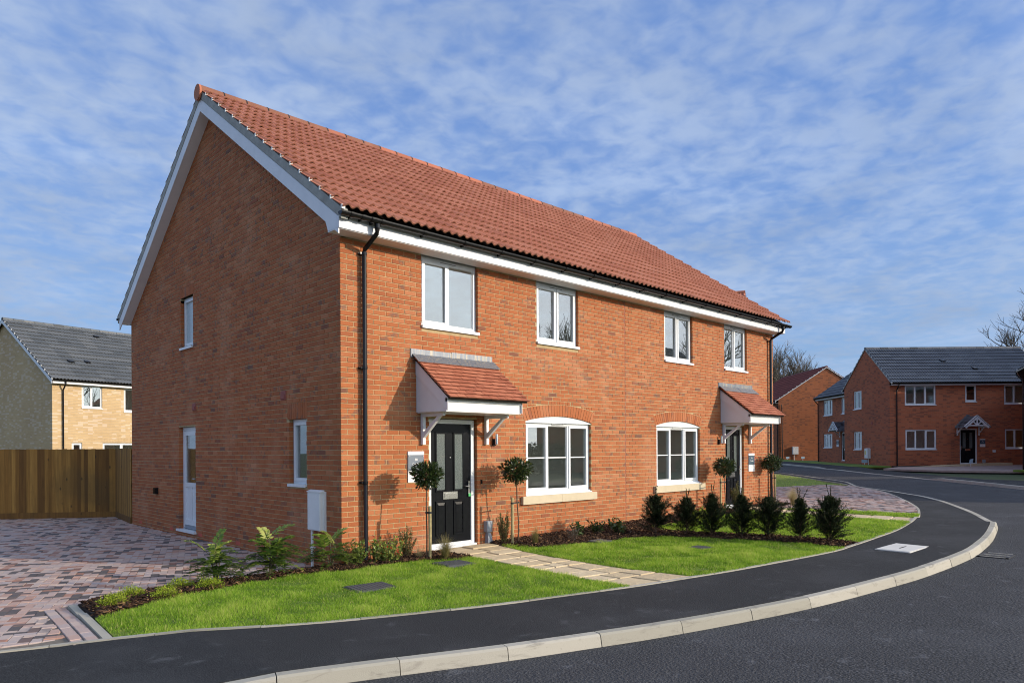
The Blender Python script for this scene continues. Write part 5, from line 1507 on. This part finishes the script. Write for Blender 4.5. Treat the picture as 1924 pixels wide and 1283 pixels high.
def quadpoly(pts): return [tuple(cw(X_, D_)[:2]) for X_, D_ in pts]
farp = lambda x, y: g(x) + .03
pv = empty('driveway', kind='structure', label='pinkish block paving in front of the grey roofed house', category='driveway')
sheet('paving', quadpoly([(20.6, 39.5), (22.6, 41.5), (32.5, 41.6), (32.5, 35.2), (25.6, 33.8), (22.4, 36.0)]), farp, 'pink_paving', .1, 2, pv)
lawn2 = empty('lawn', kind='structure', label='strips of grass before the houses across the road', category='lawn')
sheet('turf', quadpoly([(24.2, 34.4), (30.5, 34.9), (30.5, 29.5), (26.3, 30.6)]), lambda x, y: g(x) + .10, 'turf', .1, 2, lawn2)
sheet('turf', quadpoly([(20.0, 42.5), (22.3, 41.9), (22.3, 60), (17.5, 60), (17.9, 52.0)]), lambda x, y: g(x) + .06, 'turf', .1, 2, lawn2)
sheet('soil', quadpoly([(22.5, 42.2), (26.2, 42.2), (26.2, 41.5), (22.5, 41.3)]), lambda x, y: g(x) + .06, 'soil', .1, 2, lawn2)

# ------------------------------------------------------------------ fence
def fence(label, p0, p1, h=1.83, bw=.088, gravel=True, post=True):
    p0, p1 = Vector(p0), Vector(p1); L_ = (p1 - p0).length; rz = math.atan2(p1.y - p0.y, p1.x - p0.x)
    t_ = thing('timber_fence', label, 'fence', (p0.x, p0.y, 0), rz)
    n_ = int(L_ / bw); meshes = []
    for k in range(n_):
        x = k * L_ / n_; tt = random.random(); w_ = L_ / n_
        q2 = MB(); hh = h + random.uniform(-.006, .006)
        q2.hexa([(x, -.026, .15), (x + w_ * 1.12, -.008, .15), (x + w_ * 1.12, .0, .15), (x, .004, .15), (x, -.026, hh), (x + w_ * 1.12, -.008, hh), (x + w_ * 1.12, 0, hh), (x, .004, hh)], tt); q2.build('board', 'fence_timber', t_)
    for k in range(int(L_ / 1.83) + 1):
        x = min(k * 1.83, L_ - .1)
        q2 = MB(); q2.box(x, x + .1, .012, .11, -.2, h - .02, random.random()); q2.build('post', 'fence_timber', t_)
        if gravel and k * 1.83 < L_ - .2:
            q2 = MB(); q2.box(x + .002, min(x + 1.826, L_), -.028, .008, -.05, .155, random.random() * .3); q2.build('gravel_board', 'fence_timber', t_)
    for z in (.35, 1.0, 1.6):
        q2 = MB(); q2.box(0, L_, .006, .07, z, z + .075, .4); q2.build('rail', 'fence_timber', t_)
    return t_
fence('long brown close-boarded timber fence closing the end of the drive', (-6.3, 16.74), (.34, 11.98))
fence('short return of timber fence meeting the far corner of the gable', (.26, 12.03), (-.0, 9.82))

# ------------------------------------------------------------------ planting
class Leaves:
    def __init__(s): s.v = []; s.f = []; s.t = []; s.n = 0
    def add(s, base, dirs, nrm, length, width, tint, fold=.15):
        """arrays: leaf bases, directions, approximate normals, sizes"""
        base = np.asarray(base, float); dirs = np.asarray(dirs, float); nrm = np.asarray(nrm, float)
        dirs /= np.linalg.norm(dirs, axis=1, keepdims=True) + 1e-9
        side = np.cross(dirs, nrm); side /= np.linalg.norm(side, axis=1, keepdims=True) + 1e-9
        up = np.cross(side, dirs)
        L_ = np.broadcast_to(np.asarray(length, float).reshape(-1, 1), (len(base), 1)); W_ = np.broadcast_to(np.asarray(width, float).reshape(-1, 1), (len(base), 1))
        a = base; b_ = base + dirs * L_ * .45 + side * W_ * .5 + up * W_ * fold; c = base + dirs * L_ - up * L_ * .08; d2 = base + dirs * L_ * .45 - side * W_ * .5 + up * W_ * fold
        v = np.stack([a, b_, c, d2], 1).reshape(-1, 3); f = np.arange(len(base) * 4).reshape(-1, 4) + s.n
        s.v.append(v); s.f.append(f); s.t.append(np.broadcast_to(np.asarray(tint, float), (len(base),))); s.n += len(v)
    def build(s, name, m, parent, **k):
        return npmesh(name, np.concatenate(s.v), np.concatenate(s.f), np.concatenate(s.t), m, parent, **k)
def rvec(n):
    v = rng.normal(size=(n, 3)); return v / np.linalg.norm(v, axis=1, keepdims=True)

# grass: real blades over every lawn in view
def blades(polys, n, hgt, wid, zf, cull=None):
    out = []
    for poly, k in zip(polys, n):
        a = np.array(poly); lo, hi = a.min(0), a.max(0)
        pts = rng.uniform(lo, hi, size=(k, 2)); pts = pts[inside(poly, pts)]
        dist = np.hypot(pts[:, 0] - CAMP.x, pts[:, 1] - CAMP.y)
        keep = rng.random(len(pts)) < np.clip((9.0 / dist) ** 1.3, .12, 1)
        pts = pts[keep]; dist = dist[keep]
        for c, r in (cull or []):
            d2 = pts - np.array(c); m_ = (np.abs(d2[:, 0]) > r[0]) | (np.abs(d2[:, 1]) > r[1]); pts, dist = pts[m_], dist[m_]
        out.append((pts, dist))
    pts = np.concatenate([o[0] for o in out]); dist = np.concatenate([o[1] for o in out]); n_ = len(pts)
    z = np.array([zf(x, y) for x, y in pts]) - .004
    clump = np.sin(pts[:, 0] * 7.1 + 1.3 * np.sin(pts[:, 1] * 5.3)) * np.sin(pts[:, 1] * 6.3 + 1.7 * np.sin(pts[:, 0] * 4.1))
    c2 = np.sin(pts[:, 0] * 2.3 + 2 * np.sin(pts[:, 1] * 1.9)) * np.sin(pts[:, 1] * 2.9 + .6)
    h = hgt * (.45 + .8 * rng.random(n_) ** 1.3) * (1 + .45 * clump + .2 * c2)
    w_ = wid * (.7 + .6 * rng.random(n_)) * np.clip(dist / 9, 1, 3)
    an = rng.uniform(0, 2 * np.pi, n_); ln = rng.uniform(.15, 1.0, n_) * h
    la = an + rng.normal(0, .9, n_)
    b0 = np.stack([pts[:, 0] - np.cos(an) * w_ / 2, pts[:, 1] - np.sin(an) * w_ / 2, z], 1)
    b1 = np.stack([pts[:, 0] + np.cos(an) * w_ / 2, pts[:, 1] + np.sin(an) * w_ / 2, z], 1)
    tp = np.stack([pts[:, 0] - np.sin(la) * ln, pts[:, 1] + np.cos(la) * ln, z + h], 1)
    v = np.stack([b0, b1, tp], 1).reshape(-1, 3); f = np.arange(n_ * 3).reshape(-1, 3)
    t_ = np.clip(.42 + .18 * clump + .20 * c2 + .10 * np.sin(pts[:, 0] * 17 + 3 * np.sin(pts[:, 1] * 11)) * np.sin(pts[:, 1] * 19) + rng.normal(0, .24, n_), 0, .90)
    dry = rng.random(n_) < (.05 + .14 * np.clip(-c2 - .35, 0, 1)); t_[dry] = rng.uniform(.88, 1.0, dry.sum())
    return v, f, t_
COVERS = [((-.69, -1.84), (.25, .21)), ((1.01, -1.32), (.20, .20)), ((4.56, -3.09), (.15, .14))]
v, f, t_ = blades([LAWN1, LAWN2, LAWN3, LAWN4, LAWN5], [150000, 170000, 150000, 30000, 120000], .040, .0065, lambda x, y: gard(x, y), COVERS)
npmesh('grass', v, f, t_, 'grass_blade', None, kind='stuff', label='short green grass of the clipped front lawns', category='grass')

# bark mulch
def chips(polys, n, zf):
    allp = []
    for poly, k in zip(polys, n):
        a = np.array(poly); pts = rng.uniform(a.min(0), a.max(0), size=(k, 2)); allp.append(pts[inside(poly, pts)])
    pts = np.concatenate(allp); n_ = len(pts)
    z = np.array([zf(x, y) for x, y in pts]) + rng.uniform(-.004, .030, n_)
    A = rvec(n_); A[:, 2] *= .35; A /= np.linalg.norm(A, axis=1, keepdims=True)
    B = np.cross(A, np.stack([rng.normal(0, .25, n_), rng.normal(0, .25, n_), np.ones(n_)], 1)); B /= np.linalg.norm(B, axis=1, keepdims=True); C_ = np.cross(A, B)
    l = rng.uniform(.012, .045, n_)[:, None]; w_ = rng.uniform(.004, .012, n_)[:, None]; h = rng.uniform(.002, .006, n_)[:, None]
    c = np.stack([pts[:, 0], pts[:, 1], z], 1)
    P_ = []
    for sc in (-1, 1):
        for sa_, sb in ((-1, -1), (1, -.6), (.8, 1), (-1, .7)): P_.append(c + A * l * sa_ + B * w_ * sb + C_ * h * sc)
    v = np.stack(P_, 1).reshape(-1, 3)
    q = np.array([(0, 3, 2, 1), (4, 5, 6, 7), (0, 1, 5, 4), (1, 2, 6, 5), (2, 3, 7, 6), (3, 0, 4, 7)])
    f = (np.arange(n_)[:, None, None] * 8 + q[None]).reshape(-1, 4)
    return v, f, np.repeat(rng.random(n_) ** 1.2, 6)
def mulz(x, y): return (bed1z(x, y) if x < 1.6 else bedz(x, y)) + .008
v, f, t_ = chips([BED1, BED2, BED3], [12000, 30000, 1500], mulz)
npmesh('bark_mulch', v, f, t_, 'bark_chip', None, kind='stuff', label='dark bark chippings spread over the planting beds', category='mulch')

def ball_tree(label, base, top, rad, stake, seed):
    rd = np.random.default_rng(seed); b_ = Vector(base); tp = Vector(top)
    t_ = thing('bay_tree', label, 'tree', b_, 0, 'clipped bay trees by the front doors')
    hgt = tp - b_
    q2 = MB(); pts = [(0, 0, -.05), (.006, 0, hgt.z * .3), (hgt.x * .5 - .006, hgt.y * .5, hgt.z * .6), (hgt.x, hgt.y, hgt.z), (hgt.x + .01, hgt.y, hgt.z + rad * .5)]
    q2.tube(pts, [.013, .011, .010, .009, .004], 7)
    c = np.array(hgt)
    for k in range(14):
        e = rvec(1)[0]; e[2] = abs(e[2]) * .8 + .1; q2.tube([tuple(c + np.array((0, 0, -rad * .25))), tuple(c + e * rad * .8)], [.005, .002], 4)
    q2.build('trunk', 'stem_brown', t_)
    lv = Leaves(); n_ = 1000
    e = rvec(n_); rr = rad * (rd.random(n_) ** .42) * (1 + .22 * np.sin(e[:, 0] * 5 + seed) * np.sin(e[:, 2] * 4 + e[:, 1] * 5))
    p_ = c + e * rr[:, None] * np.array((1, 1, .88))
    dr = e * .9 + rvec(n_) * .75 + np.array((0, 0, .25)); nm = rvec(n_) + np.array((0, 0, .9))
    lv.add(p_, dr, nm, rd.uniform(.055, .09, n_), rd.uniform(.022, .034, n_), np.clip(rd.normal(.45, .25, n_), 0, 1))
    n2 = 60; e = rvec(n2); e[:, 2] = e[:, 2] * .6 + .2; p_ = c + e * rad * rd.uniform(.95, 1.18, n2)[:, None]
    lv.add(p_, e + rvec(n2) * .4, rvec(n2) + np.array((0, 0, 1)), .075, .022, np.clip(rd.normal(.7, .2, n2), 0, 1))
    if seed == 2:                                                     # unclipped sprig on the window side
        n3 = 110; e = np.tile((.80, .25, .12), (n3, 1)) + rvec(n3) * .35; p_ = c + e * rad * rd.uniform(.8, 1.75, n3)[:, None]
        lv.add(p_, e + rvec(n3) * .5, rvec(n3) + np.array((0, 0, 1)), .075, .024, np.clip(rd.normal(.55, .2, n3), 0, 1))
    lv.build('crown', 'bay_leaf', t_)
    s_ = thing('timber_stake', label.replace('bay tree', 'bay tree').split(' bay tree')[0] and 'round timber stake strapped to the ' + label, 'stake', (stake[0], stake[1], b_.z), 0, 'round timber stakes beside the bay trees')
    q2 = MB(); q2.tube([(0, 0, -.1), (.004, .003, .40), (0, 0, .80)], .024, 10); q2.build('post', 'timber_stake', s_)
    dx_, dy_ = b_.x - stake[0], b_.y - stake[1]; L_ = math.hypot(dx_, dy_)
    q2 = MB(); q2.tube([(0, 0, .69), (0, 0, .72)], .028, 10); q2.hexa([(0, -.004, .693), (dx_, dy_ - .004, .693), (dx_, dy_ + .004, .693), (0, .004, .693), (0, -.004, .715), (dx_, dy_ - .004, .715), (dx_, dy_ + .004, .715), (0, .004, .715)])
    q2.tube([(dx_, dy_, .69), (dx_, dy_, .72)], .018, 8); q2.build('strap', 'rubber', s_)
ball_tree('bay tree partly hiding the plate numbered 80', (1.03, -.66, .12), (1.085, -.60, 1.37), .20, (1.06, -.70), 1)
ball_tree('bay tree right of the nearer door', (3.16, -.42, .14), (3.07, -.47, 1.385), .225, (2.97, -.47), 2)
ball_tree('bay tree left of the farther door', (10.05, -.42, .24), (10.00, -.42, 1.30), .235, (9.78, -.46), 3)
ball_tree('bay tree before the farthest downpipe', (12.72, -.30, .25), (12.70, -.29, 1.335), .235, (12.80, -.33), 4)

def yew(label, x, y, h, seed, wide=.27, nb=220, ex=.95, lo=.2, dens=1.0):
    rd = np.random.default_rng(seed); z0 = gard(x, y) - .005
    t_ = thing('yew_bush', label, 'shrub', (x, y, z0), rd.uniform(0, 6), 'row of small yews across the lawn')
    q2 = MB(); q2.tube([(0, 0, -.05), (.01, 0, h * .4), (0, .01, h * .95)], [.016, .010, .003], 6)
    lv = Leaves()
    for k in range(nb):
        f = rd.random() ** .85; z = h * (.02 + .88 * f); an = rd.uniform(0, 2 * math.pi)
        prof = wide * (1.0 if f < lo else 1.0 - ((f - lo) / (1 - lo)) ** ex) * rd.choice((rd.uniform(.5, .95), rd.uniform(.6, 1.0), rd.uniform(.9, 1.32))) + .03
        rise = rd.uniform(.25, 1.0) + f * .8
        e = np.array((math.cos(an), math.sin(an), rise)); e /= np.linalg.norm(e)
        ln = prof / max(.45, math.hypot(e[0], e[1])) * .95
        p0 = np.array((0, 0, z * .86)); p1 = p0 + e * ln; p1[2] -= ln * .08
        q2.tube([tuple(p0), tuple((p0 + p1) / 2 + (0, 0, .012)), tuple(p1)], [.0035, .0025, .0015], 3, cap=False)
        m_ = int((18 + ln * 150) * dens); s_ = rd.uniform(.18, 1.0, m_)[:, None]
        base = p0 + (p1 - p0) * s_ + rd.normal(0, .010, (m_, 3))
        dr = e + rd.normal(0, .55, (m_, 3)) + np.array((0, 0, .05)); nm = rvec(m_) * .6 + np.array((0, 0, 1))
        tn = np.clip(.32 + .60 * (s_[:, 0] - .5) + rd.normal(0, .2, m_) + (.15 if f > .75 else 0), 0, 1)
        lv.add(base, dr, nm, rd.uniform(.022, .045, m_), rd.uniform(.007, .012, m_), tn)
    for k in range(rd.integers(2, 4)):                                # leading shoots above the body
        an = rd.uniform(0, 6.3); p0 = np.array((0, 0, h * .72)); p1 = np.array((math.cos(an) * .06 * k, math.sin(an) * .06 * k, h * rd.uniform(.95, 1.08)))
        q2.tube([tuple(p0), tuple(p1)], [.004, .002], 4); m_ = 70; s_ = rd.random(m_)[:, None]; e = (p1 - p0)
        lv.add(p0 + e * s_, e * 2.2 + rvec(m_) * .25, rvec(m_), rd.uniform(.02, .042, m_), .009, np.clip(rd.normal(.55, .2, m_), 0, 1))
    q2.build('trunk', 'stem_brown', t_); lv.build('crown', 'yew_leaf', t_)
YL = ['first yew of the row, nearest the house wall, below the window sill', 'second yew of the row, broad with drooping outer shoots', 'third yew of the row, with a forked top before the stake', 'fourth and middle yew of the row, before the farther door', 'fifth yew of the row, standing before the farthest bay tree', 'sixth yew of the row, with a thin bare leading shoot', 'last yew of the row, tallest and nearest the footway']
for k, (x, y, h, w_, nb_, ex_, lo_) in enumerate([(5.58, -1.54, .84, .30, 230, 1.2, .25), (5.80, -2.05, .80, .34, 190, 1.0, .15), (5.98, -2.45, .90, .27, 210, .8, .3), (6.12, -2.95, .90, .29, 230, .75, .3), (6.30, -3.36, .84, .33, 230, 1.1, .2), (6.38, -3.87, .84, .30, 200, .7, .2), (6.36, -4.38, .90, .30, 270, 1.1, .3)]):
    yew(YL[k], x, y, h, 20 + k, w_, nb_, ex_, lo_)

def fern_shrub(label, x, y, z, h, wide, n_leaf, seed, m='mahonia_leaf', nm_='mahonia_shrub'):
    rd = np.random.default_rng(seed); t_ = thing(nm_, label, 'shrub', (x, y, z), 0, 'fern-leaved shrubs along the bark bed')
    q2 = MB(); lv = Leaves()
    for s_ in range(3):
        an0 = rd.uniform(0, 6.3); tp = np.array((math.cos(an0) * wide * .18 * (s_ > 0), math.sin(an0) * wide * .18 * (s_ > 0), h * (.72 if s_ == 0 else rd.uniform(.42, .6))))
        q2.tube([(0, 0, -.05), tuple(tp * .5 + (.01, 0, 0)), tuple(tp)], [.013, .010, .006], 6)
        for k in range(n_leaf):
            f = rd.uniform(.3, 1.0); p0 = tp * f; an = rd.uniform(0, 2 * math.pi); el = rd.uniform(-.1, .55) + (.75 * (f > .85) * rd.random())
            e = np.array((math.cos(an) * math.cos(el), math.sin(an) * math.cos(el), math.sin(el))); L_ = wide * rd.uniform(.6, 1.0)
            m_ = 9; ss = np.linspace(.18, 1, m_)
            ctr = p0 + e * (L_ * ss)[:, None]; ctr[:, 2] -= .30 * L_ * ss ** 2.4
            q2.tube([tuple(p0), tuple(ctr[m_ // 2]), tuple(ctr[-1])], [.003, .0025, .0015], 3, cap=False)
            sd_ = np.cross(e, (0, 0, 1)); sd_ /= np.linalg.norm(sd_) + 1e-9
            tn = np.clip(rd.normal(.42, .18) + .25 * (el > .6), 0, 1)
            for sg in (-1, 1):
                dr = e * .55 + sd_ * sg + np.array((0, 0, .12)); nm = np.cross(dr, e) * sg; nm = nm if nm[2] > 0 else -nm
                lv.add(ctr, np.tile(dr, (m_, 1)) + rd.normal(0, .12, (m_, 3)), np.tile(nm, (m_, 1)), .075 * (1.15 - .5 * ss) * wide / .36, .036 * wide / .36, np.clip(tn + rd.normal(0, .14, m_), 0, 1))
            lv.add(ctr[-1:], [e - np.array((0, 0, .4))], [(0, 0, 1)], .06, .024, tn)
    q2.build('stem', 'stem_green', t_); lv.build('foliage', m, t_)
fern_shrub('fern-leaved green shrub at the left end of the bark bed, standing apart', -1.86, -.16, .06, .76, .42, 14, 41)
fern_shrub('broad fern-leaved shrub left of the white meter box pipe', -1.18, -.20, .07, .76, .48, 15, 42)
fern_shrub('fern-leaved shrub between the meter box pipe and the brick corner', -.32, -.24, .085, .58, .42, 11, 43)

def twiggy(nm_, label, x, y, z, h, wide, stems, lps, ll, lw_, m, stem_m, seed, group=None, up=1.0, tint=(.45, .25), cat='shrub', bare=.15):
    rd = np.random.default_rng(seed); t_ = thing(nm_, label, cat, (x, y, z), 0, group); q2 = MB(); lv = Leaves()
    for k in range(stems):
        an = rd.uniform(0, 6.3); r = wide * rd.random() ** .5; hh = h * rd.uniform(.6, 1.0) * (1 - .25 * r / wide)
        p0 = np.array((math.cos(an) * r * .2, math.sin(an) * r * .2, -.03)); p1 = np.array((math.cos(an) * r, math.sin(an) * r, hh)); pm = (p0 + p1) / 2 + rd.normal(0, .02, 3)
        q2.tube([tuple(p0), tuple(pm), tuple(p1)], [.0045, .0035, .0018], 4, cap=False)
        s_ = rd.uniform(bare, 1, lps)[:, None]; c = np.where(s_ < .5, p0 + (pm - p0) * s_ * 2, pm + (p1 - pm) * (s_ - .5) * 2)
        dr = rvec(lps) * .9 + np.array((0, 0, .5 * up)); lv.add(c, dr, rvec(lps) + np.array((0, 0, 1)), rd.uniform(.6, 1.2, lps) * ll, rd.uniform(.7, 1.2, lps) * lw_, np.clip(rd.normal(tint[0], tint[1], lps) + .15 * (s_[:, 0] - .5), 0, 1))
    q2.build('stem', stem_m, t_); lv.build('foliage', m, t_)
NG = 'small-leaved shrubs beside the nearer downpipe'
twiggy('nandina_shrub', 'sparse small-leaved shrub at the sunlit brick corner', .06, -.26, .10, .42, .24, 32, 20, .055, .027, 'nandina_leaf', 'stem_green', 51, NG)
twiggy('nandina_shrub', 'small-leaved shrub with red tinged leaves right of the nearer downpipe', .52, -.42, .11, .44, .28, 44, 22, .055, .027, 'nandina_leaf', 'stem_green', 52, NG, tint=(.55, .25))
twiggy('nandina_shrub', 'leafy sprig in front of the foot of the nearer downpipe', .30, -.36, .10, .50, .10, 9, 18, .055, .027, 'nandina_leaf', 'stem_green', 53, NG)
RG = 'upright wispy shrubs against the front wall'
twiggy('rosemary_shrub', 'leaning olive rosemary left of the nearer door', .98, -.24, .12, .55, .16, 26, 90, .030, .011, 'rosemary_leaf', 'stem_brown', 54, RG, up=1.6)
twiggy('rosemary_shrub', 'upright grey-green rosemary behind the stake right of the nearer door', 3.0, -.24, .14, .62, .16, 30, 90, .030, .011, 'rosemary_leaf', 'stem_brown', 55, RG, up=1.8)
twiggy('rosemary_shrub', 'upright green rosemary at the foot of the farther door', 10.55, -.45, .25, .72, .17, 32, 80, .038, .013, 'rosemary_leaf', 'stem_brown', 56, RG, up=1.8)
twiggy('lavender_plant', 'grey leafless lavender tuft beside the red air brick', 3.95, -.95, .145, .34, .13, 26, 20, .02, .006, 'grey_leaf', 'stem_brown', 57)
LG = 'broad-leaved shrubs in the bark bed below the wall'
for k, (x, y, lab, h) in enumerate([(4.35, -.75, 'broad-leaved shrub, first right of the grey lavender tuft', .30), (4.98, -.66, 'broad-leaved shrub, middle of three below the bare wall', .28), (5.16, -1.02, 'small broad-leaved shrub next to the drain cover in the bark', .22), (5.62, -.60, 'broad-leaved shrub tucked left of the first yew', .26)]):
    twiggy('laurel_shrub', lab, x, y, gard(x, y), h, .16, 12, 12, .085, .034, 'laurel_leaf', 'stem_green', 60 + k, LG, up=1.2)
for k, (x, y, h) in enumerate([(6.9, -1.5, .38), (7.6, -1.1, .36), (8.4, -.95, .34), (9.3, -.75, .34)]):
    twiggy('laurel_shrub', ['light green shrub glimpsed between the first and second yews', 'light green shrub glimpsed between the second and third yews', 'light green shrub glimpsed between the third and fourth yews', 'light green shrub glimpsed left of the farther bay stake'][k], x, y, gard(x, y), h, .22, 16, 14, .07, .028, 'hebe_leaf' if k < 3 else 'laurel_leaf', 'stem_green', 70 + k, LG, up=1.0)
HG = 'low lime green mounds at the end of the bark bed'
for k, (x, y, lab) in enumerate([(-3.12, -.55, 'lime green mound nearest the driveway border'), (-2.86, -.26, 'lime green mound at the back, second from the drive border'), (-2.60, -.62, 'lime green mound close to the grass, middle of the five'), (-2.30, -.18, 'lime green mound by the paving left of the first fern-leaved shrub'), (-2.06, -.50, 'lime green mound nearest the first fern-leaved shrub')]):
    rd = np.random.default_rng(80 + k); z0 = bed1z(x, y); t_ = thing('hebe_mound', lab, 'shrub', (x, y, z0), 0, HG)
    q2 = MB()
    for j in range(14):
        e = rvec(1)[0]; e[2] = abs(e[2]); q2.tube([(0, 0, -.02), tuple(e * .09)], [.004, .002], 4, cap=False)
    q2.build('stem', 'stem_green', t_)
    lv = Leaves(); n_ = 1000; e = rvec(n_); e[:, 2] = np.abs(e[:, 2]); p_ = e * (np.array((.165, .165, .125)) * (rd.random(n_) ** .35)[:, None]) * (1 + .18 * np.sin(e[:, 0:1] * 9) * np.sin(e[:, 1:2] * 9))
    lv.add(p_, e + rvec(n_) * .6 + (0, 0, .4), rvec(n_) + (0, 0, 1), rd.uniform(.016, .028, n_), .009, np.clip(rd.normal(.5, .22, n_), 0, 1)); lv.build('foliage', 'hebe_leaf', t_)
def tuft(label, x, y, z, h, n_, spread, seed, tint):
    rd = np.random.default_rng(seed); t_ = thing('feather_grass', label, 'ornamental grass', (x, y, z), 0, 'wispy ornamental grass tufts')
    V = []; F_ = []; T_ = []; k0 = 0
    for k in range(n_):
        an = rd.uniform(0, 6.3); L_ = h * rd.uniform(.6, 1.15); sp = spread * rd.random() ** .7; wd = .0016
        p0 = np.array((rd.normal(0, .018), rd.normal(0, .018), -.01)); pts = []
        for s_ in (0, .35, .7, 1):
            pts.append(p0 + np.array((math.cos(an) * sp * s_ ** 1.7, math.sin(an) * sp * s_ ** 1.7, L_ * (s_ - .38 * (sp / spread) * s_ ** 2.5))))
        sd_ = np.array((-math.sin(an), math.cos(an), 0)) * wd
        for i, p_ in enumerate(pts): q = 1 - .75 * i / 3; V += [p_ - sd_ * q, p_ + sd_ * q]
        tt = np.clip(rd.normal(tint, .22), 0, 1)
        for i in range(3): F_.append((k0 + 2 * i, k0 + 2 * i + 1, k0 + 2 * i + 3, k0 + 2 * i + 2)); T_.append(min(1, tt + .12 * i))
        k0 += 8
    npmesh('foliage', np.array(V), np.array(F_), T_, 'feather_grass', t_)
tuft('wispy green grass tuft between stake and path by the nearer door', 1.22, -.86, .13, .40, 520, .24, 90, .35)
tuft('small wispy grass tuft in bark just right of the path', 3.18, -.80, .145, .34, 320, .14, 91, .3)
tuft('pale bleached grass tuft at the far corner of the house', 13.0, -.72, .25, .50, 700, .36, 92, .85)
tuft('dry straw coloured grass tuft left of the nearer stake', 1.0, -.52, .12, .26, 160, .26, 93, .9)
twiggy('garden_shrub', 'small round shrub on the grass before the right hand far house', *cw(29.1, 34.6, .55), 1.0, .5, 50, 22, .07, .035, 'laurel_leaf', 'stem_brown', 95)
for k, X_ in enumerate((28.4, 29.6, 30.2)):
    twiggy('garden_shrub', ['low dark shrub left under the small round shrub across the road', 'low dark shrub right under the small round shrub across the road', 'low dark shrub against the right margin across the road'][k], *cw(X_, 34.3, .55), .38, .42, 30, 18, .06, .03, 'hedge_leaf', 'stem_brown', 96 + k)

# ---------------- bare winter trees
def bare_tree(label, base, h, spread, seed, levels=5, group='bare winter trees behind the roofs', nm_='bare_tree', lean=0, first=.28, t0=.02, tw=.012):
    rd = random.Random(seed); t_ = thing(nm_, label, 'tree', base, 0, group); tr_ = MB(); cr = MB()
    def grow(p, dr, ln, rad, lv_):
        n_ = 3 if lv_ > 2 else 4; pts = [p]; q = p; dd = dr
        for k in range(n_):
            dd = (dd + Vector((rd.gauss(0, .13), rd.gauss(0, .13), rd.gauss(.04, .08)))).normalized(); q = q + dd * ln / n_; pts.append(q)
        (tr_ if lv_ < 2 else cr).tube(pts, [rad * (1 - .45 * k / n_) for k in range(n_ + 1)], 6 if lv_ < 2 else 3, cap=False)
        if lv_ >= levels: return
        kids = rd.randint(3, 5) if lv_ < levels - 1 else rd.randint(3, 5)
        for k in range(kids):
            f = rd.uniform(.35, 1.0) if k else 1.0; i = min(n_ - 1, int(f * n_)); bp = pts[i].lerp(pts[i + 1], f * n_ - i) if f < 1 else pts[-1]
            ax = Vector((rd.gauss(0, 1), rd.gauss(0, 1), rd.gauss(0, .5))).normalized(); sp = spread * rd.uniform(.55, 1.1) * (.5 if k == 0 else 1)
            nd = (dd + ax * sp + Vector((0, 0, .12))).normalized()
            grow(bp, nd, ln * rd.uniform(.58, .80), max(rad * .58, tw), lv_ + 1)
    grow(Vector((0, 0, -.2)), Vector((lean, 0, 1)).normalized(), h * first, h * t0, 0)
    tr_.build('trunk', 'bark', t_); cr.build('crown', 'bark', t_)
bare_tree('left bare tree above the dull red roof', cw(33.5, 88, .8), 17.5, .75, 5, levels=6, tw=.016, t0=.022)
bare_tree('right bare tree above the dull red roof', cw(36.8, 92, .8), 17.0, .75, 9, levels=6, tw=.016, t0=.022)
bare_tree('bare spreading tree rising behind the grey roof at the right margin', cw(50.5, 68, .8), 21, .95, 14, levels=6, t0=.022, tw=.02)
# trees and hedge on the far side of the bend, outside the frame: they show in the window panes
for k, (x, y, h) in enumerate([(43, -32, 18), (50, -36, 20), (58, -30, 19), (55, -45, 22)]):
    bare_tree('bare tree across the bend mirrored in the upstairs windows', (x, y, .4), h, .8, 30 + k, group='bare trees mirrored in the panes')
lv = Leaves(); n_ = 15000; s_ = rng.uniform(0, 44, n_); dq = Vector((.97, -.20)); hz = rng.uniform(0, 2.0, n_); th = rng.normal(0, .5, n_)
p_ = np.stack([-8 + s_ * .97 - th * -.2, -17.5 - s_ * .10 + th, hz + .1], 1); lv.add(p_, rvec(n_), rvec(n_), .22, .12, rng.random(n_))
lv.build('hedge', 'hedge_leaf', None, kind='stuff', label='dark hedge across the road mirrored in the ground floor windows', category='hedge')
